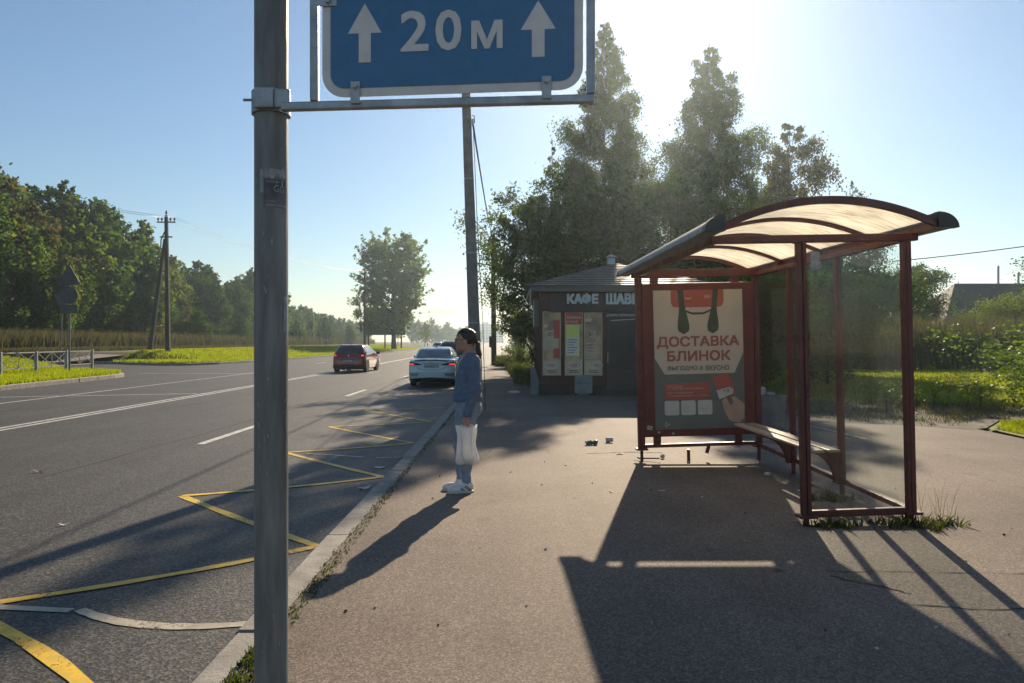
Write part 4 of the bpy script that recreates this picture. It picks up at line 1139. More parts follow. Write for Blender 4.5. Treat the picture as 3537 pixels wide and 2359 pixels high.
# ================================================================ TREES AND BUSHES
def tree_parts(seed, H, prof, nlimb, clear, up, nleaf, leaf, tr, droop=0.0, stems=1, spread=.12, bark='bark', leafm='leaf_dark', aspect=1.6, sig=.16, hang=0.0, irregular=.5, twigs=5, topbias=1.0):
    """returns (trunk mesh, crown mesh): tapered stems with limbs and twigs, and leaf-sized faces scattered along them"""
    r = np.random.default_rng(seed); rr = random.Random(seed)
    tb = MB(); anchors = []
    stem = []
    for s in range(stems):
        a = 2*math.pi*s/stems+rr.uniform(0, 1); off = 0 if stems == 1 else spread*H*.35
        pts = []
        hh = H*(1 if s == 0 else rr.uniform(.85, .97))
        for k in range(9):
            t = k/8; o = off*min(1, t*2.2)**1.0
            pts.append(Vector((math.cos(a)*o*(.25+.75*t)+rr.uniform(-1, 1)*.012*H*t*(1-t)*2, math.sin(a)*o*(.25+.75*t)+rr.uniform(-1, 1)*.012*H*t*(1-t)*2, hh*t-(.15 if k == 0 else 0))))
        stem.append(pts)
        tb.tube(pts, [tr*(1-k/8*.93)*(1.25 if k == 0 else 1)*(1 if stems == 1 else .8) for k in range(9)], 8)
    ga = rr.uniform(0, 6)
    for i in range(nlimb):
        st = stem[i % stems]; t = clear+(1-clear)*((i+.5)/nlimb)**topbias*.985
        f = t*8; k = min(int(f), 7); base = st[k].lerp(st[k+1], f-k)
        ga += 2.4+rr.uniform(-.5, .5); R0 = prof(t)*(1-irregular*.6+irregular*rr.random()*1.1)
        e = R(up+rr.uniform(-12, 12))*(1-.1*t)
        d = Vector((math.cos(ga)*math.cos(e), math.sin(ga)*math.cos(e), math.sin(e)))
        pts = []; ln = R0/max(.35, math.cos(e))
        for q_ in range(6):
            u = q_/5; p = base+d*ln*u+Vector((0, 0, -droop*ln*u*u))
            p += Vector((rr.uniform(-1, 1), rr.uniform(-1, 1), rr.uniform(-1, 1)))*ln*.04*u
            pts.append(p)
        rb = tr*.34*(1-t*.75)
        tb.tube(pts, [rb*(1-.16*q_) for q_ in range(6)], 5)
        anchors.append((np.array([tuple(p) for p in pts]), R0))
        for w_ in range(twigs):
            u = rr.uniform(.3, .95); f = u*5; k = min(int(f), 4); b = pts[k].lerp(pts[k+1], f-k)
            dv = (d+Vector((rr.uniform(-1, 1), rr.uniform(-1, 1), rr.uniform(-.6, .9)))*1.0).normalized()
            l2 = R0*rr.uniform(.25, .5)
            tp = [b+dv*l2*v-Vector((0, 0, (droop*.8+hang)*l2*v*v)) for v in (0, .35, .7, 1)]
            if rr.random() < .5: tb.tube([tp[0], tp[2]], [rb*.3, rb*.12], 3, False)
            anchors.append((np.array([tuple(p) for p in tp]), R0*.6))
    wts = np.array([max(a[1], .05)**1.15 for a in anchors]); cnt = np.maximum(3, (wts/wts.sum()*nleaf)).astype(int)
    P = []
    for (pts, R0), c in zip(anchors, cnt):
        u = 1-r.random(c)**1.3*.8; f = u*(len(pts)-1); k = np.minimum(f.astype(int), len(pts)-2); fr_ = (f-k)[:, None]
        p = pts[k]*(1-fr_)+pts[k+1]*fr_
        s = sig*R0
        p = p+r.normal(0, 1, (c, 3))*np.array([s, s, s*.9])
        if hang: p[:, 2] -= r.random(c)**1.5*hang*.9*min(R0, 2.0)
        P.append(p)
    P = np.concatenate(P); P = P[P[:, 2] > .05]; n = len(P)
    a = r.normal(0, 1, (n, 3)); 
    if hang: a[:, 2] -= 1.2
    a /= np.linalg.norm(a, axis=1)[:, None]
    b = r.normal(0, 1, (n, 3)); b -= a*(a*b).sum(1)[:, None]; b /= np.linalg.norm(b, axis=1)[:, None]
    sz = leaf*(.55+.9*r.random(n))[:, None]
    c_ = np.cross(a, b)*sz*.13
    V = np.stack([P-a*sz*.5, P-b*sz*.5/aspect+c_, P+a*sz*.5, P+b*sz*.5/aspect+c_], 1).reshape(-1, 3)
    F = np.arange(n)[:, None]*4+np.array([0, 1, 2, 3])
    kz = H/np.percentile(V[:, 2], 99.8); V[:, 2] *= kz; tb.v = [(p[0], p[1], p[2]*kz) for p in tb.v]
    me = mesh_np('crown', V, F, M[leafm], link=False)
    tm = bpy.data.meshes.new('trunk'); tm.from_pydata(tb.v, [], tb.f); tm.materials.append(M[bark])
    tm.polygons.foreach_set('use_smooth', [True]*len(tm.polygons))
    return tm, me
def place(parts, name, label, cat, loc, rz=0, sc=1.0, group=None, crown='crown', trunk='trunk'):
    t = thing(name, label, cat, loc, rz, group); t.scale = sc if isinstance(sc, tuple) else (sc,)*3
    for nm, me in ((trunk, parts[0]), (crown, parts[1])):
        o = bpy.data.objects.new(nm, me); COL.objects.link(o); o.parent = t
    return t
def bell(wmax, lo, pk, pw=1.0):
    return lambda t: wmax*max(.06, (math.sin(math.pi*min(1, max(0, (t-lo)/(pk-lo)))*.5) if t < pk else (max(0, 1-(t-pk)/(1-pk)))**pw))
# birches behind the cafe, against the sun
b1 = tree_parts(21, 17.7, bell(2.45, .02, .42, .75), 112, .14, 42, 95000, .115, .2, .25, 1, bark='birchbark', leafm='leaf_birch', sig=.11, hang=.45, irregular=.7, topbias=.78, twigs=8)
place(b1, 'birch_tree', 'tallest birch right beside the blue sign frame, its tip against the sun glare', 'tree', (4.75, 38, 0), .3)
b2 = tree_parts(22, 17.3, bell(2.9, .02, .40, .75), 118, .12, 40, 105000, .115, .2, .3, 1, bark='birchbark', leafm='leaf_birch', sig=.11, hang=.5, irregular=.75, topbias=.78, twigs=8)
place(b2, 'birch_tree', 'second tall birch, wide and drooping, above the left half of the shelter roof', 'tree', (10.7, 40, 0), 1.1)
b3 = tree_parts(23, 13.3, bell(2.7, .05, .5, .7), 56, .15, 45, 42000, .13, .17, .35, 1, bark='birchbark', leafm='leaf_brown', sig=.10, hang=.6, irregular=.85, topbias=.8, twigs=8)
place(b3, 'birch_tree', 'shorter reddish drooping birch above the middle of the shelter roof', 'tree', (15.2, 40.5, 0), 2.0)
b4 = tree_parts(24, 10.4, bell(1.6, .1, .6, .9), 22, .35, 55, 1500, .12, .10, .1, 1, bark='birchbark', leafm='leaf_birch', sig=.2, irregular=.7, twigs=6)
place(b4, 'birch_tree', 'small sparse nearly bare treetop right of the reddish birch', 'tree', (18.9, 41, 0), .4)
b5 = tree_parts(25, 11.9, bell(1.3, .1, .55, .9), 30, .3, 48, 5200, .14, .11, .5, 1, bark='birchbark', leafm='leaf_birch', sig=.2, hang=.6, irregular=.9)
place(b5, 'birch_tree', 'thin hanging birch at the left edge of the group behind the cafe', 'tree', (2.1, 38.5, 0), .9)
w1 = tree_parts(26, 8.4, bell(2.7, -.2, .5, .6), 60, .05, 45, 46000, .115, .16, .15, 3, leafm='leaf_willow', twigs=7, sig=.12, irregular=.6)
place(w1, 'willow_tree', 'dense greyish willow left of the cafe, its crown reaching the concrete pole', 'tree', (1.15, 34, 0), .5)
w2 = tree_parts(27, 9.2, bell(2.9, -.2, .5, .6), 56, .05, 45, 40000, .12, .16, .15, 3, leafm='leaf_dark', twigs=7, sig=.12, irregular=.6)
place(w2, 'willow_tree', 'dark bushy tree directly behind the cafe roof', 'tree', (4.6, 33.5, 0), 2.2)
place(w2, 'willow_tree', 'dark bushy tree between the two tall birches', 'tree', (8.0, 36, 0), 4.0, 1.02)
place(w1, 'willow_tree', 'bushy tree under the second birch, seen over the advertising panel', 'tree', (12.0, 35.5, 0), 3.3, .92)
place(w2, 'willow_tree', 'bushy tree at the foot of the reddish birch, seen through the shelter glass', 'tree', (15.8, 36, 0), 1.0, .82)
bu = tree_parts(28, 4.4, bell(2.1, -.3, .45, .6), 46, .02, 40, 20000, .11, .07, .1, 4, leafm='leaf_mid', sig=.2, irregular=.6)
place(bu, 'bush', 'leafy bush behind the litter bin, seen through the rear glass', 'bush', (7.9, 24.5, 0), 0, (1, 1, .95))
place(bu, 'bush', 'leafy bush in the middle of the rear shelter glass', 'bush', (11.3, 26.5, 0), 1.9, (1.05, 1.05, 1.0))
bd = tree_parts(38, 4.6, bell(2.1, -.3, .45, .6), 46, .02, 40, 20000, .11, .07, .1, 4, leafm='leaf_dark', sig=.2, irregular=.6)
place(bd, 'bush', 'leafy dark bush behind the end pane, close to the rear corner post', 'bush', (13.4, 37.5, 0), 3.9, (1.35, 1.35, 1.2))
rt = tree_parts(29, 7.6, bell(2.9, -.1, .5, .55), 60, .08, 50, 24000, .17, .15, .1, 2, leafm='leaf_dark', sig=.17, irregular=.45)
place(rt, 'deciduous_tree', 'rounded dark tree between the rear corner post and the house', 'tree', (29.2, 54, 0), .2, (.82, .82, 1.0))
place(rt, 'deciduous_tree', 'light leaved tree at the far right edge of the photo, above the house roof', 'tree', (42.5, 56, 0), 1.2, 1.02)
hb = tree_parts(30, 5.0, bell(2.7, -.3, .5, .5), 50, .02, 45, 20000, .15, .09, .1, 4, leafm='leaf_yellow', sig=.2, irregular=.5)
for i, (x_, y_, s_, l_) in enumerate(((34.8, 52, (.85, .9, .98), 'olive bush covering the left end of the house'), (38.2, 51.5, (1.1, 1, .98), 'tall olive bush in front of the house middle'), (41.6, 50, (1.1, 1, .98), 'yellowing bush in front of the house at the right edge'))):
    place(hb, 'bush', l_, 'bush', (x_, y_, 0), i*2.1, s_)
place(bu, 'bush', 'dark round bush among the tall weeds beside the rear corner post', 'bush', (24.3, 42.5, 0), .7, (.9, .9, .55))
place(bu, 'bush', 'second dark low bush among the tall weeds left of the house', 'bush', (27.6, 42, 0), 2.7, (1.0, .9, .5))
nb = tree_parts(31, 2.1, bell(1.75, -.5, .35, .55), 46, .02, 38, 11000, .085, .035, .05, 5, leafm='leaf_silver', sig=.2, irregular=.6)
place(nb, 'bush', 'big bright leaved bush at the right edge beside the lawn', 'bush', (12.0, 15.9, 0), .4, (1.05, 1.05, .93))
sb_ = tree_parts(32, 1.15, bell(.55, -.2, .55, .7), 18, .05, 60, 900, .055, .014, .0, 5, leafm='leaf_silver', sig=.28, irregular=.7, twigs=3)
for i, (x_, y_, s_, l_) in enumerate(((10.05, 17.6, 1.0, 'thin leafy sapling clump right behind the rear corner post'), (10.9, 17.2, .8, 'low twiggy sapling in the grass left of the big bush'), (11.9, 18.8, .9, 'sparse sapling further back beside the big bush'), (8.2, 16.2, .95, 'twiggy sapling seen through the end pane of the shelter'))):
    place(sb_, 'sapling', l_, 'sapling', (x_, y_, 0), i*1.3, s_)
place(bu, 'bush', 'bright green bush behind the foot of the wooden pole', 'bush', (.75, 47, 0), 2.2, (.55, .55, .85))
# poplar across the road
pp = tree_parts(33, 20.3, (lambda t: 5.3*math.sqrt(max(.02, 1-((t-.56)/.50)**2))), 110, .13, 26, 17000, .50, .50, -.15, 2, .16, leafm='leaf_poplar', sig=.06, irregular=.28, twigs=7, aspect=1.4)
place(pp, 'poplar_tree', 'big lone poplar with forked trunk and pierced oval crown beyond the road', 'tree', (-20.6, 129, .45), 1.5)
p2 = tree_parts(34, 11, bell(2.6, .1, .6, .8), 30, .25, 50, 2600, .35, .12, .5, 1, leafm='leaf_birch', sig=.2, hang=.6, irregular=.8)
place(p2, 'birch_tree', 'thin pale birch on the left flank of the poplar', 'tree', (-26.2, 132, .5), .2, 1.0)
# the wood on the left: individual trees
kinds = []
for sd_, H0, lm, wd in ((41, 15, 'leaf_dark', 3.0), (42, 14.5, 'leaf_mid', 2.7), (43, 14.0, 'leaf_yellow', 2.3), (44, 15.5, 'leaf_dark', 2.6), (45, 13.0, 'leaf_brown', 2.6), (46, 14, 'leaf_mid', 3.2)):
    kinds.append(tree_parts(sd_, H0, bell(wd*1.0, -.3, .34, .8), 66, .03, 52, 11500, .34, .17, .0, 1, leafm=lm, sig=.17, irregular=.7, twigs=4))
r5 = random.Random(77); n_ = 0
def wood_x(y): return -51-max(0, y-60)*.045
def top_at(y):
    return 23 if y < 72 else 20.5 if y < 112 else (15.5 if y < 150 else (16.5 if y < 186 else (12 if y < 230 else 10.5)))
lab5 = {'near': 'tall dense tree in the dark wood left of the two legged power pole', 'mid': 'dense tree in the wood between the two legged power pole and the sign pole', 'far': 'tree in the receding wood right of the sign pole, left of the poplar'}
y = 50.0
while y < 330:
    step = 3.2 if y < 115 else (4.4 if y < 200 else 7)
    for row in (0, 1, 2):
        if row == 2 and y > 150: continue
        kx = r5.randrange(6); h0 = (15, 14.5, 14, 15.5, 13, 14)[kx]
        hh = top_at(y)*r5.uniform(.80, 1.05)*(1.0 if row else r5.choice((.55, .8, .95)))
        x_ = wood_x(y)-row*4.2-r5.uniform(0, 2.2)
        yy = y+r5.uniform(-1.2, 1.2)
        sc_ = hh/h0
        zone = 'near' if yy < 112 else ('mid' if yy < 152 else 'far')
        place(kinds[kx], 'deciduous_tree', lab5[zone], 'tree', (x_, yy, .6), r5.uniform(0, 6), (sc_*r5.uniform(1.0, 1.25), sc_*r5.uniform(1.0, 1.25), sc_), {'near': 'trees of the near wood', 'mid': 'trees of the middle wood', 'far': 'trees of the far wood'}[zone])
        n_ += 1
    y += step
place(kinds[2], 'deciduous_tree', 'slim bright green sunlit tree at the wood edge right of the road sign stack', 'tree', (-46.6, 77, .6), .5, (.5, .5, .82))
for i, (x_, y_, s_) in enumerate(((-47.5, 112, .42), (-47, 128, .36), (-46, 141, .5), (-49, 168, .4), (-48, 190, .45), (-47, 215, .4))):
    place(kinds[(i*2+1) % 6], 'bush', 'low bush at the foot of the wood behind the dry weeds', 'bush', (x_, y_, .6), i*1.7, (s_*1.5, s_*1.5, s_), 'bushes along the wood edge')
for i in range(16):
    yy = 345+i*16; xx = -47+i*1.4
    place(kinds[i % 6], 'deciduous_tree', 'small far tree in the line closing the road', 'tree', (xx, yy, 0), i*1.1, (1.3*11/14, 1.3*11/14, (11+r5.uniform(-2, 3))/14), 'far trees closing the road')
for i in range(14):
    yy = 70+i*14
    place(w2 if i % 2 else w1, 'roadside_tree', 'tree of the green row beyond the wooden pole beside the footway', 'tree', (5.5+r5.uniform(-1, 2)+(yy-70)*.012, yy, 0), i*.9, (.8, .8, r5.uniform(.65, .9)), 'trees along the footway beyond the cafe')
for i in range(10):
    place(kinds[i % 6], 'roadside_tree', 'tree behind the birches on the right side of the road', 'tree', (19+i*3.6, 60+r5.uniform(-3, 6), 0), i, (.7, .7, r5.uniform(.38, .5)), 'trees behind the field on the right') if i < 3 else None
for i, (x_, y_) in enumerate(((-26.2, 170), (-22.5, 150), (-24, 210), (-21.8, 185))):
    place(b5, 'street_tree', 'slender young tree on the far verge right of the poplar', 'tree', (x_, y_, .3), i*1.2, (.9, .9, .55), 'young trees on the far verge')

# ================================================================ CARS (local: rear bumper at y=0, front towards +y)
def car(name, label, loc, rz, prof, paint, wheel_y, wr, W, feats, group=None):
    """prof rows: z, rear y, front y, half width, depth of the rounded ends"""
    t = thing(name, label, 'car', loc, rz, group)
    P = np.array(prof); zs = np.unique(np.concatenate([P[:, 0], np.linspace(P[0, 0], P[-1, 0], 46)]))
    f = lambda z, c: np.interp(z, P[:, 0], P[:, c])
    def spow(v, e): return np.sign(v)*np.abs(v)**e
    NE = 26
    def ring(z):
        yr, yf, hw, D = f(z, 1), f(z, 2), f(z, 3), f(z, 4); D = min(D, (yf-yr)*.45)
        a = np.linspace(-np.pi/2, np.pi/2, NE+1); e = .52
        rear = np.stack([hw*spow(np.sin(a), e), yr+D-D*spow(np.cos(a), e*1.15)], 1)
        side_r = np.stack([np.full(15, hw), np.linspace(yr+D, yf-D, 17)[1:-1]], 1)
        front = np.stack([hw*spow(np.sin(-a), e), yf-D+D*spow(np.cos(a), e*1.3)], 1)
        side_l = side_r[::-1]*np.array([-1, 1])
        return np.concatenate([rear, side_r, front, side_l])
    rings = [ring(z) for z in zs]; n = len(rings[0])
    V = np.concatenate([np.concatenate([r_, np.full((n, 1), z)], 1) for r_, z in zip(rings, zs)])
    fs = []
    for i in range(len(zs)-1):
        for k in range(n):
            fs.append((i*n+k, i*n+(k+1) % n, (i+1)*n+(k+1) % n, (i+1)*n+k))
    fs.append(tuple(range(n-1, -1, -1))); fs.append(tuple((len(zs)-1)*n+k for k in range(n)))
    mb = MB(); mb.add(V.tolist(), fs)
    body = mb.build('body', paint, t, smooth=True, angle=42)
    def rearpt(x, z):
        yr, yf, hw, D = f(z, 1), f(z, 2), f(z, 3), f(z, 4); D = min(D, (yf-yr)*.45)
        s = min(.9999, abs(x)/hw)**(1/.52); c = math.sqrt(max(0, 1-s*s))
        return Vector((x, yr+D-D*c**(.52*1.15), z))
    def rear_patch(nm, m, xz, off=.006, par=None, nx=14, nz=8):
        """xz(u,v)->(x,z) patch laid on the rear surface"""
        vs = []; fs = []
        for j in range(nz+1):
            for i in range(nx+1):
                x, z = xz(i/nx, j/nz); p = rearpt(x, z); e = .01
                nrm = (rearpt(x+e, z)-rearpt(x-e, z)).cross(rearpt(x, z+e)-rearpt(x, z-e))
                nrm = nrm.normalized() if nrm.length > 1e-9 else Vector((0, -1, 0))
                if nrm.y > 0: nrm = -nrm
                vs.append(p+nrm*off)
        for j in range(nz):
            for i in range(nx): fs.append((j*(nx+1)+i, j*(nx+1)+i+1, (j+1)*(nx+1)+i+1, (j+1)*(nx+1)+i))
        return MB().add(vs, fs).build(nm, m, par or t, smooth=True, fixn=False)
    def side_patch(nm, m, yz, s, off=.005, par=None):
        vs = [(s*(f(z, 3)+off), y, z) for y, z in yz]
        nn = len(vs)//2
        return MB().add(vs, [(i, i+1, nn*2-2-i, nn*2-1-i) for i in range(nn-1)]).build(nm, m, par or t, fixn=False)
    # wheels
    for wy in wheel_y:
        for s in (-1, 1):
            x = s*(W-.11)
            wh = MB().lathe([(wr*.62, -.10), (wr*.96, -.10), (wr, -.07), (wr, .07), (wr*.96, .10), (wr*.62, .10)], (0, 0, 0), 26)
            wh.v = [(x+p[2], wy+p[0], wr+p[1]) for p in wh.v]
            wh = wh.build('wheel', M['black'], t, smooth=True, angle=35)
            rm = MB().lathe([(wr*.62, 0), (wr*.5, -.03), (.05, -.02), (.04, 0)], (0, 0, 0), 20)
            rm.v = [(x+s*.095+s*p[2], wy+p[0], wr+p[1]) for p in rm.v]
            rm.build('rim', M['galv'], wh, smooth=True, angle=30)
            a = MB(); a.prism([(wy+(wr+.07)*math.cos(R(k)), wr+(wr+.07)*math.sin(R(k))) for k in range(-15, 196, 14)], (s*(W+.004), 0, 0), (0, 1, 0), (0, 0, 1), .004)
            a.build('wheel_arch', M['black'], t)
    feats(t, body, rear_patch, side_patch, f, rearpt)
    return t
def mirror(t, x, y, z, m):
    s = 1 if x > 0 else -1
    mb = MB().box((x, y, z), (.19, .10, .14), (0, 0, s*.2)).bar((x-s*.18, y, z-.06), (x-s*.06, y, z-.04), .05, .04)
    return mb.build('mirror', m, t, bevel=.03)
def plate(t, y, z, s, tilt=0):
    p = MB().box((0, y, z), (.53, .012, .125)).build('number_plate', M['black'], t, bevel=.004)
    MB().box((0, y-.007, z), (.505, .004, .10)).build('plate_field', M['plate'], p)
    mb = MB(); put_text(mb, s[0], -.23, .12, z-.034, z+.034, (0, y-.010, 0), (1, 0, 0), (0, 0, 1), .001, .015)
    put_text(mb, s[1], .155, .235, z-.008, z+.036, (0, y-.010, 0), (1, 0, 0), (0, 0, 1), .001, .01); mb.build('lettering', M['black'], p, fixn=False)
    MB().box((.138, y-.010, z), (.006, .003, .095)).build('divider', M['black'], p)

def feats_sedan(t, body, rp, sp, f, rpt):
    rp('rear_window', M['carglass_l'], lambda u, v: ((-1+2*u)*(.66-.10*v), 1.045+.325*v), .006)
    rp('boot_lip', M['carwhite'], lambda u, v: ((-1+2*u)*.66, .985+.03*v-.015*(2*u-1)**2), .04, nz=3)
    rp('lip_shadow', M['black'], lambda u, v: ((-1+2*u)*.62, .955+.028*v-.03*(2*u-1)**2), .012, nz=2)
    for s in (-1, 1):
        l = rp('tail_lamp', M['lamp_dark'], lambda u, v: (s*(.36+.50*u), .80-.02*u+(.02+.125*u**.7)*v+.0), .01, nx=10)
        rp('lit_lamp', M['lamp_red'], lambda u, v: (s*(.64+.19*u), .80+.055*v), .016, l, 6, 3)
        rp('bumper_reflector', M['carsilver'], lambda u, v: (s*(.50+.33*u), .40+.085*v), .008, nx=6, nz=3)
        rp('bumper_trim', M['black'], lambda u, v: (s*(.44+.40*u), .49+.012*v), .009, nx=6, nz=1)
        sp('side_window', M['carglass'], [(1.05, 1.05), (1.6, 1.05), (2.2, 1.05), (2.85, 1.05), (2.3, 1.36), (2.0, 1.40), (1.6, 1.40), (1.35, 1.34)], s)
        mirror(t, s*.93, 2.75, 1.03, M['black'] if s < 0 else M['carwhite'])
    rp('lower_bumper', M['black'], lambda u, v: ((-1+2*u)*.80, .19+.16*v*(1-.35*abs(2*u-1)**2)), .012)
    rp('boot_seam', M['black'], lambda u, v: ((-1+2*u)*.56, .615+.012*v+.13*abs(2*u-1)**4), .008, nz=1)
    rp('lamp_strip', M['black'], lambda u, v: ((-1+2*u)*.37, .86+.014*v), .009, nz=1)
    plate(t, rpt(0, .75).y-.015, .765, ('К354ВО', '147'))
    y = rpt(0, .91).y-.008; mb = MB()
    for cx, rx in ((-.028, .03), (.028, .03)): mb.tube([(cx+rx*math.cos(a), y, .915+.022*math.sin(a)) for a in [i*math.pi/8 for i in range(17)]], .005, 5)
    mb.build('emblem', M['chrome'], t)
    MB().tube([(0, 1.75, 1.46), (0, 1.62, 1.50), (0, 1.50, 1.72)], [.03, .012, .005], 6).build('antenna', M['black'], t)
    # seats seen through the back window
    MB().box((-.37, 1.5, 1.12), (.45, .1, .32)).box((.37, 1.5, 1.10), (.45, .1, .28)).build('seat_back', M['black'], t, bevel=.05)
sed = [(.17, .22, 4.2, .78, .5), (.22, .10, 4.32, .83, .5), (.36, .02, 4.38, .86, .45), (.56, .0, 4.40, .865, .42), (.74, .03, 4.38, .865, .42), (.86, .07, 4.30, .855, .42), (.95, .10, 4.0, .83, .42), (.985, .16, 3.5, .81, .42),
       (1.0, .40, 3.3, .79, .40), (1.04, .62, 3.15, .765, .36), (1.2, .92, 2.8, .69, .32), (1.36, 1.25, 2.42, .625, .30), (1.43, 1.50, 2.2, .58, .28), (1.465, 1.75, 2.0, .48, .12)]
car('parked_car', 'pale bluish white sedan with lit brake lamps stopped at the kerb near the cafe', (-2.96, 27.1, ROADZ), R(-.5), sed, M['carwhite'], (.80, 3.40), .31, .86, feats_sedan)
def feats_hatch(t, body, rp, sp, f, rpt):
    rp('rear_window', M['carglass'], lambda u, v: ((-1+2*u)*(.74-.14*v-.05*(1-v)**3), 1.04+.33*v-.03*(2*u-1)**4*(1-v)), .008)
    rp('roof_spoiler', M['carred'], lambda u, v: ((-1+2*u)*.60, 1.385+.05*v), .05, nz=3)
    for s in (-1, 1):
        l = rp('tail_lamp', M['lamp_dark'], lambda u, v: (s*(.62+.25*u), .84+.09*u+.17*v), .012, nx=8)
        rp('lit_lamp', M['lamp_red'], lambda u, v: (s*(.66+.13*u), .87+.09*v), .018, l, 5, 3)
        sp('side_window', M['carglass'], [(.55, 1.10), (1.2, 1.06), (2.0, 1.04), (3.0, 1.02), (2.6, 1.22), (2.2, 1.38), (1.5, 1.42), (.8, 1.36)], s)
        sp('door_seam', M['black'], [(1.28, .35), (1.30, .35), (1.30, .98), (1.28, .98)], s, .003)
        mirror(t, s*1.0, 2.85, 1.02, M['black'])
        rp('bumper_line', M['black'], lambda u, v: (s*(.2+.5*u), .80+.010*v), .009, nx=6, nz=1)
    rp('lower_bumper', M['black'], lambda u, v: ((-1+2*u)*.82, .17+.20*v*(1-.25*abs(2*u-1)**2)), .012)
    MB().box((-.25, .05, .20), (.22, .1, .12)).build('exhaust_box', M['black'], t)
    plate(t, rpt(0, .62).y-.015, .625, ('У070ОН', '53'))
    y = rpt(0, .90).y-.012
    MB().prism([(-.03, .86), (-.012, .885), (-.02, .92), (-.005, .96), (.015, .965), (.03, .94), (.015, .92), (.03, .88), (.035, .86), (.012, .875)], (0, y, 0), (1, 0, 0), (0, 0, 1), .006).build('emblem', M['chrome'], t)
    MB().tube([(0, .7, 1.5), (0, .62, 1.62)], [.016, .006], 6).build('antenna', M['black'], t)
hat = [(.17, .20, 3.95, .80, .5), (.24, .06, 4.05, .86, .5), (.45, .0, 4.10, .90, .5), (.66, .02, 4.10, .905, .5), (.84, .07, 4.02, .895, .5), (.94, .12, 3.7, .875, .48), (1.02, .17, 3.25, .85, .46), (1.10, .23, 3.05, .82, .44),
       (1.25, .34, 2.75, .75, .40), (1.38, .46, 2.45, .685, .36), (1.46, .60, 2.2, .63, .32), (1.50, .85, 1.9, .52, .2)]
car('driving_car', 'dark red hatchback driving away along the double centre line', (-8.78, 39.6, ROADZ), R(-2.0), hat, M['carred'], (.72, 3.25), .32, .90, feats_hatch)
def feats_suv(t, body, rp, sp, f, rpt):
    rp('rear_window', M['carglass'], lambda u, v: ((-1+2*u)*(.70-.09*v), 1.12+.36*v), .008)
    for s in (-1, 1):
        rp('tail_lamp', M['lamp_dark'], lambda u, v: (s*(.62+.22*u), .85+.2*v), .012, nx=6)
        sp('side_window', M['carglass'], [(.55, 1.14), (1.2, 1.12), (2.0, 1.10), (3.0, 1.06), (2.6, 1.3), (2.2, 1.46), (1.5, 1.50), (.8, 1.46)], s)
        MB().tube([(s*.56, .75, 1.66), (s*.57, 1.0, 1.72), (s*.57, 2.2, 1.72), (s*.56, 2.5, 1.64)], .02, 6).build('roof_rail', M['chrome'], t)
        mirror(t, s*1.0, 2.85, 1.1, M['cardark'])
    rp('lower_bumper', M['black'], lambda u, v: ((-1+2*u)*.82, .2+.22*v), .012)
    MB().box((0, 1.55, 1.655), (1.02, 1.6, .03)).build('roof_panel', M['carsilver'], t, bevel=.012)
    plate(t, rpt(0, .72).y-.015, .72, ('О518СК', '98'))
suv = [(a*1.10 if a > .9 else a, b, c, d, e) for a, b, c, d, e in hat]
car('parked_car', 'dark high car with pale roof mostly hidden behind the woman and the white sedan', (-2.75, 34.6, ROADZ), R(-.5), suv, M['cardark'], (.75, 3.3), .34, .90, feats_suv)
def feats_far(t, body, rp, sp, f, rpt):
    rp('windscreen', M['carglass'], lambda u, v: ((-1+2*u)*(.70-.10*v), 1.05+.34*v), .01)
    for s in (-1, 1): rp('headlamp', M['chrome'], lambda u, v: (s*(.6+.2*u), .72+.12*v), .012, nx=4, nz=2)
car('oncoming_car', 'small silver car far away in the oncoming lanes left of the womans face', (-12.3, 122, ROADZ), 0, hat, M['carsilver'], (.75, 3.3), .32, .90, feats_far)

